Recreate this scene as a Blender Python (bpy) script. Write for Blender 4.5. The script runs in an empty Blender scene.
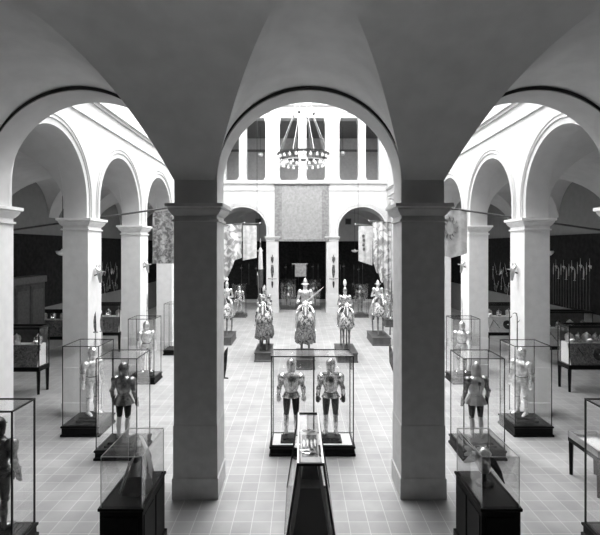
import bpy, bmesh, math, random
from mathutils import Vector, Matrix
random.seed(7)
PI = math.pi
scene = bpy.context.scene
COL = scene.collection
sin, cos, sqrt = math.sin, math.cos, math.sqrt

# ------------------------------------------------------------------ materials
def mat(name, g, rough=0.6, metal=0.0, var=0.0, scale=4.0, bump=0.0, spec=0.5, g2=None, detail=4):
    m = bpy.data.materials.new(name); m.use_nodes = True
    nt = m.node_tree; b = nt.nodes['Principled BSDF']
    b.inputs['Roughness'].default_value = rough
    b.inputs['Metallic'].default_value = metal
    b.inputs['Specular IOR Level'].default_value = spec
    b.inputs['Base Color'].default_value = (g, g, g, 1)
    if var or g2 is not None or bump:
        tc = nt.nodes.new('ShaderNodeTexCoord')
        n = nt.nodes.new('ShaderNodeTexNoise'); n.inputs['Scale'].default_value = scale
        n.inputs['Detail'].default_value = detail
        nt.links.new(tc.outputs['Object'], n.inputs['Vector'])
        r = nt.nodes.new('ShaderNodeValToRGB')
        lo = g*(1-var) if g2 is None else g
        hi = min(1, g*(1+var)) if g2 is None else g2
        r.color_ramp.elements[0].position = 0.35; r.color_ramp.elements[1].position = 0.65
        r.color_ramp.elements[0].color = (lo, lo, lo, 1); r.color_ramp.elements[1].color = (hi, hi, hi, 1)
        nt.links.new(n.outputs['Fac'], r.inputs['Fac'])
        nt.links.new(r.outputs['Color'], b.inputs['Base Color'])
        if bump:
            bp = nt.nodes.new('ShaderNodeBump'); bp.inputs['Strength'].default_value = bump
            bp.inputs['Distance'].default_value = 0.02
            nt.links.new(n.outputs['Fac'], bp.inputs['Height'])
            nt.links.new(bp.outputs['Normal'], b.inputs['Normal'])
    return m

def mat_floor():
    m = bpy.data.materials.new('quarry_tile_floor'); m.use_nodes = True
    nt = m.node_tree; b = nt.nodes['Principled BSDF']
    tc = nt.nodes.new('ShaderNodeTexCoord')
    br = nt.nodes.new('ShaderNodeTexBrick')
    br.offset = 0.0; br.squash = 1.0
    br.inputs['Scale'].default_value = 1.0
    br.inputs['Brick Width'].default_value = 0.31; br.inputs['Row Height'].default_value = 0.31
    br.inputs['Mortar Size'].default_value = 0.006; br.inputs['Mortar Smooth'].default_value = 0.1
    br.inputs['Color1'].default_value = (.30, .30, .30, 1); br.inputs['Color2'].default_value = (.345, .345, .345, 1)
    br.inputs['Mortar'].default_value = (.50, .50, .50, 1)
    nt.links.new(tc.outputs['Object'], br.inputs['Vector'])
    n = nt.nodes.new('ShaderNodeTexNoise'); n.inputs['Scale'].default_value = 1.3; n.inputs['Detail'].default_value = 5
    nt.links.new(tc.outputs['Object'], n.inputs['Vector'])
    mp = nt.nodes.new('ShaderNodeMapRange'); mp.inputs[1].default_value = .3; mp.inputs[2].default_value = .7
    mp.inputs[3].default_value = .82; mp.inputs[4].default_value = 1.15
    nt.links.new(n.outputs['Fac'], mp.inputs[0])
    mx = nt.nodes.new('ShaderNodeMix'); mx.data_type = 'RGBA'; mx.blend_type = 'MULTIPLY'; mx.inputs[0].default_value = 1
    nt.links.new(br.outputs['Color'], mx.inputs[6]); nt.links.new(mp.outputs[0], mx.inputs[7])
    nt.links.new(mx.outputs[2], b.inputs['Base Color'])
    b.inputs['Roughness'].default_value = 0.42
    b.inputs['Specular IOR Level'].default_value = 0.45
    bp = nt.nodes.new('ShaderNodeBump'); bp.inputs['Strength'].default_value = .15; bp.inputs['Distance'].default_value = .01
    nt.links.new(n.outputs['Fac'], bp.inputs['Height']); nt.links.new(bp.outputs['Normal'], b.inputs['Normal'])
    return m

def mat_glass(name='case_glass', k=0.0):
    m = bpy.data.materials.new(name); m.use_nodes = True
    nt = m.node_tree; nt.nodes.clear()
    o = nt.nodes.new('ShaderNodeOutputMaterial')
    t = nt.nodes.new('ShaderNodeBsdfTransparent'); t.inputs[0].default_value = (.985, .985, .985, 1)
    g = nt.nodes.new('ShaderNodeBsdfGlossy'); g.inputs['Roughness'].default_value = 0.03
    g.inputs['Color'].default_value = (1, 1, 1, 1)
    lw = nt.nodes.new('ShaderNodeLayerWeight'); lw.inputs['Blend'].default_value = .5
    pw = nt.nodes.new('ShaderNodeMath'); pw.operation = 'POWER'; pw.inputs[1].default_value = 4.0
    nt.links.new(lw.outputs['Facing'], pw.inputs[0])
    f = nt.nodes.new('ShaderNodeMapRange'); f.inputs[3].default_value = .035; f.inputs[4].default_value = .6
    nt.links.new(pw.outputs[0], f.inputs[0])
    mx = nt.nodes.new('ShaderNodeMixShader')
    nt.links.new(f.outputs[0], mx.inputs[0]); nt.links.new(t.outputs[0], mx.inputs[1]); nt.links.new(g.outputs[0], mx.inputs[2])
    nt.links.new(mx.outputs[0], o.inputs['Surface'])
    return m

def mat_pattern(name, a, b_, scale=8, dist=1.5, rough=.85, thresh=.5, kind='noise'):
    m = bpy.data.materials.new(name); m.use_nodes = True
    nt = m.node_tree; b = nt.nodes['Principled BSDF']
    tc = nt.nodes.new('ShaderNodeTexCoord')
    if kind == 'noise':
        n = nt.nodes.new('ShaderNodeTexNoise'); n.inputs['Detail'].default_value = 6
        n.inputs['Distortion'].default_value = dist; out = n.outputs['Fac']
    else:
        n = nt.nodes.new('ShaderNodeTexVoronoi'); out = n.outputs['Distance']
    n.inputs['Scale'].default_value = scale
    nt.links.new(tc.outputs['Object'], n.inputs['Vector'])
    r = nt.nodes.new('ShaderNodeValToRGB')
    w_ = .12 if b_ < .6 or a > .3 else .05
    r.color_ramp.elements[0].position = thresh-w_; r.color_ramp.elements[1].position = thresh+w_
    r.color_ramp.elements[0].color = (a, a, a, 1); r.color_ramp.elements[1].color = (b_, b_, b_, 1)
    nt.links.new(out, r.inputs['Fac']); nt.links.new(r.outputs['Color'], b.inputs['Base Color'])
    b.inputs['Roughness'].default_value = rough
    b.inputs['Specular IOR Level'].default_value = .2
    return m

def mat_emit(name, s):
    m = bpy.data.materials.new(name); m.use_nodes = True
    nt = m.node_tree; nt.nodes.clear()
    o = nt.nodes.new('ShaderNodeOutputMaterial'); e = nt.nodes.new('ShaderNodeEmission')
    e.inputs[1].default_value = s; nt.links.new(e.outputs[0], o.inputs[0]); return m

M = dict(
    plaster=mat('white_plaster', .52, .75, var=.04, scale=3, spec=.2),
    vault=mat('grey_vault_plaster', .66, .8, var=.06, scale=2.5, spec=.15, detail=8),
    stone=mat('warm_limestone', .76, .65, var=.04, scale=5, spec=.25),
    shadestone=mat('shaded_limestone', .62, .65, var=.06, scale=6, spec=.25),  # same limestone as stone, darkened for the shade on the foreground pillars
    drape=mat('dark_wall_cloth', .016, .95, g2=.028, scale=6, spec=.05),
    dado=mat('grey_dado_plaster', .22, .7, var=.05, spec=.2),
    floor=mat_floor(), glass=mat_glass(),
    ebony=mat('ebonised_wood', .006, .45, var=.3, scale=8, spec=.1),
    bronze=mat('dark_bronze_frame', .015, .4, metal=.3, spec=.3),
    plinth=mat('dark_painted_plinth', .07, .5, var=.2, scale=6),
    steel=mat('polished_steel', .52, .27, metal=1, g2=.82, scale=11, bump=.25),
    bright=mat('bright_white_steel', .55, .3, metal=.9, g2=.92, scale=14, bump=.5),
    dsteel=mat('darkened_steel', .10, .34, metal=1, g2=.28, scale=10, bump=.3),
    black=mat('blackened_steel', .03, .35, metal=.8, g2=.07, scale=8),
    hose=mat('dark_hose_cloth', .035, .9, spec=.1),
    mail=mat('grey_mail', .30, .5, metal=.6, g2=.45, scale=40, bump=.4),
    greyleg=mat('grey_greave_steel', .42, .35, metal=.8, g2=.55, scale=8),
    etched=mat_pattern('etched_gilt_steel', .09, .62, 9, 1.2, .35),
    brocade=mat_pattern('brocade_caparison', .05, .32, 10, 1.2, .8),
    horsehide=mat('grey_horse_hide', .10, .7, g2=.24, scale=7),
    leather=mat('dark_leather', .04, .5, g2=.07, scale=10),
    tapestry=mat_pattern('woven_tapestry_field', .23, .29, 6.0, .5, .95),
    tapborder=mat_pattern('woven_tapestry_border', .16, .24, 6, .4, .95),
    flagA=mat_pattern('painted_silk', .26, .62, 2.5, 1.0, .9),
    flagB=mat_pattern('brocade_banner', .16, .52, 9, .8, .9, .52),
    flagC=mat_pattern('faded_banner', .42, .56, 4, .6, .9),
    cream=mat('pale_cloth', .78, .9, var=.05, spec=.1),
    paper=mat('white_paper', .85, .8, var=.03, scale=20, spec=.1),
    panel=mat('pale_display_board', .50, .85, var=.1, scale=12, spec=.1),
    dpanel=mat_pattern('dark_figured_board', .05, .22, 18, 1.5, .8),
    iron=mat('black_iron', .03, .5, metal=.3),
    wood=mat('dark_oak_staff', .06, .6, g2=.09, scale=10),
    pwood=mat('pale_ash_staff', .35, .6, g2=.45, scale=10),
    bulb=mat('frosted_white_glass', .9, .3, spec=.5),
    white=mat('white_paint', .82, .5, spec=.3),
    panelling=mat('dark_oak_panelling', .05, .6, var=.3, scale=5, spec=.3),
    laylight=mat_emit('daylight_laylight', 12.0),
)

# ------------------------------------------------------------------ mesh helpers
class MB:
    def __init__(s): s.bm = bmesh.new()
    def box(s, x0, x1, y0, y1, z0, z1):
        v = [s.bm.verts.new(p) for p in ((x0,y0,z0),(x1,y0,z0),(x1,y1,z0),(x0,y1,z0),(x0,y0,z1),(x1,y0,z1),(x1,y1,z1),(x0,y1,z1))]
        for f in ((0,3,2,1),(4,5,6,7),(0,1,5,4),(1,2,6,5),(2,3,7,6),(3,0,4,7)):
            s.bm.faces.new([v[i] for i in f])
        return s
    def ring_profile(s, rings):
        """rings: list of equal length point loops; bridged, capped"""
        L = [[s.bm.verts.new(p) for p in r] for r in rings]
        n = len(L[0])
        for a, b in zip(L, L[1:]):
            for i in range(n):
                s.bm.faces.new((a[i], a[(i+1) % n], b[(i+1) % n], b[i]))
        s.bm.faces.new(list(reversed(L[0]))); s.bm.faces.new(L[-1])
        return s
    def rect_stack(s, cx, cy, prof):
        """prof: (hx, hy, z) rectangles stacked: mouldings"""
        return s.ring_profile([[(cx-hx,cy-hy,z),(cx+hx,cy-hy,z),(cx+hx,cy+hy,z),(cx-hx,cy+hy,z)] for hx,hy,z in prof])
    def loft(s, secs, n=12, cap=True, ref=(1,0,0), sq=1.0):
        """secs: (centre, rx, ry) ellipses perpendicular to the path"""
        P = [Vector(c[0]) for c in secs]; rings = []
        for i, (c, rx, ry) in enumerate(secs):
            a = P[max(i-1,0)]; b = P[min(i+1,len(P)-1)]; t = (b-a)
            if t.length < 1e-6: t = Vector((0,0,1))
            t.normalize()
            r = Vector(ref)
            if abs(r.dot(t)) > .95: r = Vector((0,1,0))
            u = (r - t*r.dot(t)).normalized(); v = t.cross(u)
            ring = []
            for k in range(n):
                A = 2*PI*k/n; ca, sa = cos(A), sin(A)
                if sq != 1.0:
                    ca = math.copysign(abs(ca)**sq, ca); sa = math.copysign(abs(sa)**sq, sa)
                ring.append(P[i] + u*rx*ca + v*ry*sa)
            rings.append(ring)
        L = [[s.bm.verts.new(p) for p in r] for r in rings]
        for a, b in zip(L, L[1:]):
            for i in range(n):
                s.bm.faces.new((a[i], a[(i+1) % n], b[(i+1) % n], b[i]))
        if cap:
            s.bm.faces.new(list(reversed(L[0]))); s.bm.faces.new(L[-1])
        return s
    def tube(s, pts, r, n=8):
        rr = r if isinstance(r, (list, tuple)) else [r]*len(pts)
        return s.loft([(p, q, q) for p, q in zip(pts, rr)], n)
    def ell(s, c, rx, ry, rz, n=12, m=7):
        c = Vector(c)
        secs = []
        for i in range(m+1):
            a = -PI/2 + PI*i/m
            q = max(cos(a), .06)
            secs.append((c+Vector((0,0,rz*sin(a))), rx*q, ry*q))
        return s.loft(secs, n)
    def poly_prism(s, pts, y0, y1, axis='y'):
        """pts: (a,b) outline; extruded along axis"""
        if axis == 'y': f = lambda a,b,t: (a,t,b)
        elif axis == 'x': f = lambda a,b,t: (t,a,b)
        else: f = lambda a,b,t: (a,b,t)
        A = [s.bm.verts.new(f(a,b,y0)) for a,b in pts]; B = [s.bm.verts.new(f(a,b,y1)) for a,b in pts]
        n = len(pts)
        s.bm.faces.new(A); s.bm.faces.new(list(reversed(B)))
        for i in range(n): s.bm.faces.new((A[i],B[i],B[(i+1)%n],A[(i+1)%n]))
        return s
    def torus(s, c, R, r, z_scale=1, n=48, m=8):
        c = Vector(c); L = []
        for i in range(n):
            a = 2*PI*i/n
            L.append([s.bm.verts.new(c+Vector(((R+r*cos(b))*cos(a),(R+r*cos(b))*sin(a),r*z_scale*sin(b)))) for b in [2*PI*k/m for k in range(m)]])
        for i in range(n):
            A, B = L[i], L[(i+1)%n]
            for k in range(m): s.bm.faces.new((A[k],B[k],B[(k+1)%m],A[(k+1)%m]))
        return s
    def sheet(s, grid, thick=.008, nrm=(0,1,0)):
        """grid[i][j] points -> closed sheet with thickness"""
        nv = Vector(nrm)*thick
        F = [[s.bm.verts.new(p) for p in r] for r in grid]
        B = [[s.bm.verts.new(Vector(p)+nv) for p in r] for r in grid]
        I, J = len(grid), len(grid[0])
        for i in range(I-1):
            for j in range(J-1):
                s.bm.faces.new((F[i][j],F[i+1][j],F[i+1][j+1],F[i][j+1]))
                s.bm.faces.new((B[i][j],B[i][j+1],B[i+1][j+1],B[i+1][j]))
        for i in range(I-1):
            s.bm.faces.new((F[i][0],B[i][0],B[i+1][0],F[i+1][0])); s.bm.faces.new((F[i+1][J-1],B[i+1][J-1],B[i][J-1],F[i][J-1]))
        for j in range(J-1):
            s.bm.faces.new((F[0][j+1],B[0][j+1],B[0][j],F[0][j])); s.bm.faces.new((F[I-1][j],B[I-1][j],B[I-1][j+1],F[I-1][j+1]))
        return s
    def xf(s, m):
        bmesh.ops.transform(s.bm, matrix=m, verts=s.bm.verts); return s
    def build(s, name, m, parent=None, smooth=False, bevel=0, angle=35, keep=True):
        bmesh.ops.recalc_face_normals(s.bm, faces=s.bm.faces)
        me = bpy.data.meshes.new(name); 
        if smooth:
            for f in s.bm.faces: f.smooth = True
            for e in s.bm.edges:
                if len(e.link_faces) == 2 and e.calc_face_angle(0) > math.radians(angle): e.smooth = False
        s.bm.to_mesh(me); s.bm.free()
        me.materials.append(M[m] if isinstance(m, str) else m)
        o = bpy.data.objects.new(name, me); COL.objects.link(o)
        if parent: o.parent = parent
        if bevel:
            b = o.modifiers.new('bevel', 'BEVEL'); b.width = bevel; b.segments = 2; b.limit_method = 'ANGLE'
        return o

def thing(name, label, cat, loc=(0,0,0), rz=0, group=None, scale=1):
    o = bpy.data.objects.new(name, None); COL.objects.link(o)
    o.empty_display_size = .1
    o.location = loc; o.rotation_euler = (0,0,rz); o.scale = (scale,)*3
    return tag(o, label, cat, group)
def tag(o, label, cat, group=None):
    o['label'] = label; o['category'] = cat
    if group: o['group'] = group
    return o
def struct(o): o['kind'] = 'structure'; return o
def copy_tree(o, parent=None):
    c = o.copy(); COL.objects.link(c)
    if parent is not None: c.parent = parent
    for ch in [x for x in o.children]: copy_tree(ch, c)
    return c
ORD = ['first','second','third','fourth','fifth','sixth','seventh','eighth','ninth','tenth','eleventh','twelfth','thirteenth','fourteenth','fifteenth','sixteenth','seventeenth','eighteenth']

# ------------------------------------------------------------------ dimensions of the place (metres)
CX = 5.69            # inner face of side arcades
PW = 0.81            # pillar size along the arcade
PX = 0.66            # side pillar size across the arcade
FX = 0.755           # front pillar width
FD = 0.74            # front pillar depth
D1 = 8.12            # near face of front arcade
BAY = 3.95
DF = 31.3            # near face of far arcade
CAPZ = 5.18
SPR = 5.60           # arch springing
CROWN = 7.175
WT = PW-.06
AO = 11.0            # aisle outer wall
side_Y = [D1 + BAY*k for k in range(6)]

# floor
struct(MB().box(-12, 12, -1.2, 38.5, -.1, 0).build('floor', 'floor'))

# pillars -------------------------------------------------------------------
def capital(mb, hx, hy):
    prof = [(.005,4.86),(.035,4.865),(.035,4.90),(0,4.905),(0,4.965),(.03,4.99),(.06,5.03),
            (.085,5.075),(.085,5.10),(.125,5.12),(.125,CAPZ),(-.02,CAPZ+.004)]
    return mb.rect_stack(0, 0, [(hx+d, hy+d, z) for d, z in prof])
def pillar(cx, cy, label, m='stone', wx=None, wy=None):
    t = thing('pillar', label, 'pillar', (cx, cy, 0))
    hx, hy = (wx or PX)/2, (wy or PW)/2
    MB().box(-hx, hx, -hy, hy, 1.30, 4.87).build('shaft', m, t)
    MB().rect_stack(0, 0, [(hx+d, hy+d, z) for d, z in ((.028,0),(.028,.36),(.01,.38),(.01,1.28),(0,1.30))]).build('base', m, t)
    capital(MB(), hx, hy).build('capital', m, t)
    return t
h = PW/2
FC = 1.62+FX/2
pillar(-FC, D1+FD/2, 'shaded square stone pillar in the foreground, left of the centre', 'shadestone', FX, FD)
pillar( FC, D1+FD/2, 'shaded square stone pillar in the foreground, right of the centre', 'shadestone', FX, FD)
pillar(-CX-PX/2, D1+h, 'pale square corner pillar cut off by the left edge of the view')
pillar( CX+PX/2, D1+h, 'square corner pillar just past the right edge, only its capital showing')
nm = ['', 'second', 'third', 'fourth', 'fifth', 'sixth']
for k in range(1, 6):
    for s, sd in ((-1,'left'),(1,'right')):
        pillar(s*(CX+PX/2), side_Y[k]+h, 'pale square pillar of the %s arcade, %s back from the front corner' % (sd, nm[k]))
for x, w_ in ((-2.03,'left of'),(2.03,'right of')):
    pillar(x, DF+h, 'white square pillar of the far wall, just %s the hanging tapestry' % w_, 'plaster', PW)
for x, w_ in ((-CX-PX/2,'left'),(CX+PX/2,'right')):
    pillar(x, DF+h, 'white square corner pillar at the far %s end of the court' % w_, 'plaster')

# arcade walls --------------------------------------------------------------
def arcade(name, f, s0, s1, bays, z_top, m, t0=.03, t1=PW-.03, ztops=None, n=28, mm=None):
    """f(s,t,z)->xyz. bays (a,b) clear openings, wall between s0..s1, z from CAPZ to z_top"""
    mb = MB(); bm = mb.bm
    V = lambda s_, t_, z_: bm.verts.new(f(s_, t_, z_))
    def quad(a, b, c, d): bm.faces.new((V(*a), V(*b), V(*c), V(*d)))
    edges = [s0]
    for a, b in bays: edges += [a, b]
    edges.append(s1)
    for i in range(0, len(edges), 2):
        a, b = edges[i], edges[i+1]
        if b-a < .01: continue
        for t in (t0, t1): quad((a,t,CAPZ),(b,t,CAPZ),(b,t,z_top),(a,t,z_top))
        quad((a,t0,CAPZ),(a,t1,CAPZ),(b,t1,CAPZ),(b,t0,CAPZ))
        for s_ in (a, b):
            quad((s_,t0,CAPZ),(s_,t1,CAPZ),(s_,t1,SPR),(s_,t0,SPR))
    for a, b in bays:
        c = (a+b)/2; r = (b-a)/2; hh = CROWN-SPR
        P = [(c-r*cos(PI*i/n), SPR+hh*sin(PI*i/n)) for i in range(n+1)]
        for (x0,z0),(x1,z1) in zip(P, P[1:]):
            for t in (t0, t1): quad((x0,t,z0),(x1,t,z1),(x1,t,z_top),(x0,t,z_top))
            quad((x0,t0,z0),(x0,t1,z0),(x1,t1,z1),(x1,t0,z1))
    quad((s0,t0,z_top),(s1,t0,z_top),(s1,t1,z_top),(s0,t1,z_top))
    bmesh.ops.remove_doubles(bm, verts=bm.verts, dist=1e-4)
    return struct(mb.build(name, m, smooth=True, angle=30))

def archivolt(name, f, bays, t, d, m='plaster', rings=((.16,.045),(.26,.03)), n=32):
    """slim raised mouldings round each arch"""
    mb = MB()
    for a, b in bays:
        c = (a+b)/2; r = (b-a)/2; hh = CROWN-SPR
        for dr, w in rings:
            P = [Vector(f(c-(r+dr)*cos(PI*i/n), t, SPR+(hh+dr)*sin(PI*i/n))) for i in range(n+1)]
            P = [Vector(f(c-(r+dr), t, CAPZ+.02))] + P + [Vector(f(c+(r+dr), t, CAPZ+.02))]
            mb.tube(P, w*.5, 6)
    return struct(mb.build(name, m, smooth=True))

TOP = 17.0
front_bays = [(2.025*k+h if False else (4.05*j-1.62), 4.05*j+1.62) for k, j in enumerate((-1,0,1))]
front_bays = [(-CX+.03, -2.43-.0), (-1.62, 1.62), (2.43, CX-.03)]
front_bays = [(-CX, -1.62-FX), (-1.62, 1.62), (1.62+FX, CX)]
ff = lambda s, t, z: (s, D1+t, z)
aisle_front = [(-10.6, -6.5), (6.5, 10.6)]
fb_all = [(-AO+.05, -CX-PX)] + front_bays + [(CX+PX, AO-.05)]
# aisles open to the front gallery
arcade('wall_front', ff, -AO, AO, fb_all, TOP, 'plaster', t1=FD-.03)
side_bays = [(side_Y[k]+PW, side_Y[k+1]) for k in range(5)] + [(side_Y[5]+PW, DF)]
for sg, nme in ((-1,'wall_left'),(1,'wall_right')):
    fs = (lambda sg: lambda s, t, z: (sg*(CX+t), s, z))(sg)
    arcade(nme, fs, D1+FD-.03, DF+.03, side_bays, TOP, 'plaster', t1=PX-.03)
    archivolt('trim_archivolts_left' if sg < 0 else 'trim_archivolts_right', fs, side_bays, .02, 0)
    # cornices on the court side
    for nm_, z0, z1, p in (('string',7.82,7.90,.05),('ledge',8.34,8.44,.12),('ledge_low',8.26,8.34,.06)):
        struct(MB().box(min(sg*(CX+.03),sg*(CX+.03-p)), max(sg*(CX+.03),sg*(CX+.03-p)), D1+PW-.03, DF+.03, z0, z1).build('trim_%s_%s' % (nm_, 'left' if sg<0 else 'right'), 'plaster'))
# far wall: lower arcade up to loggia sill, upper opening
far_bays = [(-CX, -2.03-h), (-2.03+h, 2.03-h), (2.03+h, CX)]
ffar = lambda s, t, z: (s, DF+t, z)
arcade('wall_far', ffar, -CX-PW, CX+PW, far_bays, 8.75, 'plaster')
archivolt('trim_archivolts_far', ffar, far_bays, .02, 0)
for nm_, z0, z1, p in (('far_string',8.28,8.36,.05),('far_sill',8.75,8.97,.14)):
    struct(MB().box(-CX-.02, CX+.02, DF+.03-p, DF+PW-.03, z0, z1).build('trim_'+nm_, 'plaster'))
ent = MB(); ent.box(-CX-.02, CX+.02, DF+.0, DF+PW-.03, 13.2, TOP); ent.box(-CX, CX, DF-.08, DF+.05, 13.55, 13.65); ent.box(-CX, CX, DF-.2, DF+.05, 14.0, 14.15)
struct(ent.build('trim_far_entablature', 'plaster'))
def loggia(x, w, label, name='loggia_column'):
    t = thing(name, label, 'column', (x, DF+.4, 8.97))
    a = w/2
    MB().box(-a, a, -.34, .34, .22, 3.98).build('shaft', 'plaster', t, bevel=.02)
    MB().rect_stack(0,0,[(a+.08,.38,0),(a+.08,.38,.10),(a+.04,.36,.14),(a,.34,.24)]).build('base', 'plaster', t)
    MB().rect_stack(0,0,[(a,.34,3.95),(a+.04,.36,4.02),(a+.07,.38,4.10),(a+.07,.38,4.23)]).build('capital', 'plaster', t)
loggia(-2.03, .96, 'broad white pier of the upper loggia above the left edge of the tapestry')
loggia( 2.03, .96, 'broad white pier of the upper loggia above the right edge of the tapestry')
loggia( 0.0, .55, 'slim white column of the upper loggia behind the chandelier')
loggia(-4.05, .5, 'slim white column at the left end of the upper loggia')
loggia( 4.05, .5, 'slim white column at the right end of the upper loggia')
for x in (-CX+.15, CX-.15):
    struct(MB().box(x-.32, x+.32, DF+.03, DF+PW-.03, 8.9, 13.25).build('wall_far_pier', 'plaster'))

# cross vaults --------------------------------------------------------------
def vault(mb, f, hu, a, hv, b, spring, crown, n=20, dome=None):
    """axis u along arcade. a: half span of the arch webs in u, reaching to v=+-hv(=b). cross barrel spans v, reaches u=+-hu"""
    bm = mb.bm; H = crown-spring
    def strip(rows):
        L = [[bm.verts.new(f(*p)) for p in r] for r in rows]
        for A, B in zip(L, L[1:]):
            for i in range(len(A)-1): bm.faces.new((A[i],A[i+1],B[i+1],B[i]))
    T = [cos(PI*i/(2*n)) for i in range(n+1)]           # 1..0
    full = [t for t in T] + [-t for t in reversed(T[:-1])]
    for sg in (1,-1):
        rows = []
        for s in full:
            z = spring+H*sqrt(max(0,1-s*s)); zg = z if dome is None else spring+dome*(1-abs(s)**2.25)
            rows.append([(a*s, sg*(b*abs(s)+(hv-b*abs(s))*k/6), zg+(z-zg)*k/6) for k in range(7)])
        strip(rows)
        rows = []
        for s in full:
            z = spring+H*sqrt(max(0,1-s*s)) if dome is None else spring+dome*(1-abs(s)**2.25)
            rows.append([(sg*(a*abs(s)+(hu-a*abs(s))*k/6), b*s, z) for k in range(7)])
        strip(rows)
gv = MB()
for c in (-8.1,-4.05,0,4.05,8.1):
    vault(gv, (lambda c: lambda u,v,z: (c+u, 4.72+(v if v > 0 else v*1.5), z))(c), 2.025, 1.665, 3.43, 3.43, SPR, CROWN+.075, dome=1.91)
bmesh.ops.remove_doubles(gv.bm, verts=gv.bm.verts, dist=1e-4)
struct(gv.build('ceiling_gallery_vault', 'vault', smooth=True, angle=25))
for sg, nn in ((-1,'left'),(1,'right')):
    gv = MB(); c0 = sg*(CX+PX+AO)/2; hv = (AO-CX-PX)/2
    for k in range(6):
        y0, y1 = side_bays[k]; a = (y1-y0)/2
        vault(gv, (lambda yc: lambda u,v,z: (c0+v, yc+u, z))((y0+y1)/2), a+PW/2, a+.03, hv+.02, hv+.02, SPR-.1, CROWN+.06, 14)
    bmesh.ops.remove_doubles(gv.bm, verts=gv.bm.verts, dist=1e-4)
    struct(gv.build('ceiling_aisle_'+nn, 'plaster', smooth=True, angle=25))
gv = MB(); YB = 37.6
for c in (-8.1,-4.05,0,4.05,8.1):
    vault(gv, (lambda c: lambda u,v,z: (c+u, (DF+PW+YB)/2+v, z))(c), 2.025, 1.65, (YB-DF-PW)/2+.02, (YB-DF-PW)/2+.02, SPR, CROWN+.06, 12)
struct(gv.build('ceiling_far_room', 'plaster', smooth=True, angle=25))
for bi, (a_, b_) in enumerate(front_bays):       # dark strip painted as the shadow gap between arch and vault
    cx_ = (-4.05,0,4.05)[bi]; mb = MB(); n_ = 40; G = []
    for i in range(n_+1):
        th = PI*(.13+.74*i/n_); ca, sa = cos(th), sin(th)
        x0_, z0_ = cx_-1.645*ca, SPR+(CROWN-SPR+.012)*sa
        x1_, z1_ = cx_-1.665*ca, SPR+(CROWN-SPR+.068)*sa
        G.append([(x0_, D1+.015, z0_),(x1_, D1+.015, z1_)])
    mb.sheet(G, .02); struct(mb.build('trim_arch_shadow', 'iron'))
# slabs above the vaults keep daylight out
cs = MB(); cs.box(-12,12,-1.2,D1+.05,7.6,7.8); struct(cs.build('ceiling_gallery_slab','vault'))
for sg, nn in ((-1,'left'),(1,'right')):
    struct(MB().box(min(sg*(CX+PX-.05),sg*12), max(sg*(CX+PX-.05),sg*12), D1+.05, 38.4, 7.6, 7.8).build('ceiling_slab_'+nn,'vault'))
struct(MB().box(-CX-PW, CX+PW, DF+PW-.05, 38.4, 8.2, 8.4).build('floor_loggia','dado'))
# outer walls
struct(MB().box(-12,12,-1.2,-.9,-.0,7.7).build('wall_back','panelling'))  # unseen wall, dark finish chosen to cut bounce light in the gallery
for sg, nn in ((-1,'left'),(1,'right')):
    x0, x1 = sorted((sg*AO, sg*(AO+.3)))
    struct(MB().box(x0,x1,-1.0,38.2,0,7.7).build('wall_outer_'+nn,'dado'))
    x0, x1 = sorted((sg*(AO-.05), sg*AO))
    struct(MB().box(x0,x1,-.9,D1+.6,0,5.2).build('trim_added_dark_panels_'+nn,'panelling'))  # unseen dark panels, added to keep bounce light down
    x0, x1 = sorted((sg*(AO-.05), sg*AO))
    struct(MB().box(x0,x1,D1+.9,YB,1.9,4.95).build('trim_wall_cloth_'+nn,'drape'))
    struct(MB().box(*sorted((sg*(AO-.08), sg*AO)),D1+.9,YB,1.84,1.90).build('trim_dado_rail_'+nn,'dado'))
struct(MB().box(-12,12,YB,YB+.3,0,8.3).build('wall_far_room','plaster'))
struct(MB().box(-AO,AO,YB-.05,YB,.25,4.95).build('trim_wall_cloth_far','drape'))
# upper loggia room
struct(MB().box(-6.6,6.6,YB,YB+.3,8.4,14).build('wall_loggia_back','shadestone'))
struct(MB().box(-6.6,6.6,YB-.1,YB,12.2,12.38).build('trim_loggia_cornice','dado'))
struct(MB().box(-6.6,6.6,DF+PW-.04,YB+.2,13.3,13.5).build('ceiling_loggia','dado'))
for x in (-6.65, 6.55): struct(MB().box(x,x+.1,DF+PW-.04,YB,8.4,13.4).build('wall_loggia_side','shadestone'))
# laylight over the court
struct(MB().box(-CX-PW, CX+PW, D1, DF+PW, TOP+.12, TOP+.2).build('ceiling_court','white'))
lay = MB(); bars = MB()
nx, ny = 4, 9
for i in range(nx):
    for j in range(ny):
        x0 = -4.9+9.8*i/nx; y0 = D1+1.0+ (DF-D1-3.2)*j/ny
        lay.box(x0+.04, x0+9.8/nx-.04, y0+.04, y0+(DF-D1-3.2)/ny-.04, TOP+.02, TOP+.05)
for i in range(nx+1):
    x0 = -4.9+9.8*i/nx; bars.box(x0-.04,x0+.04, D1+.96, DF-2.16, TOP-.06, TOP+.06)
for j in range(ny+1):
    y0 = D1+1.0+(DF-D1-3.2)*j/ny; bars.box(-4.94,4.94,y0-.04,y0+.04,TOP-.06,TOP+.06)
struct(lay.build('window_1', 'laylight')); struct(bars.build('trim_laylight_bars','white'))
struct(MB().box(-CX,CX,D1+.7,D1+.96,TOP,TOP+.1).box(-CX,CX,DF-2.16,DF+.05,TOP,TOP+.1).box(-CX,-4.94,D1+.96,DF-2.16,TOP,TOP+.1).box(4.94,CX,D1+.96,DF-2.16,TOP,TOP+.1).build('ceiling_border','white'))

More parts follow.
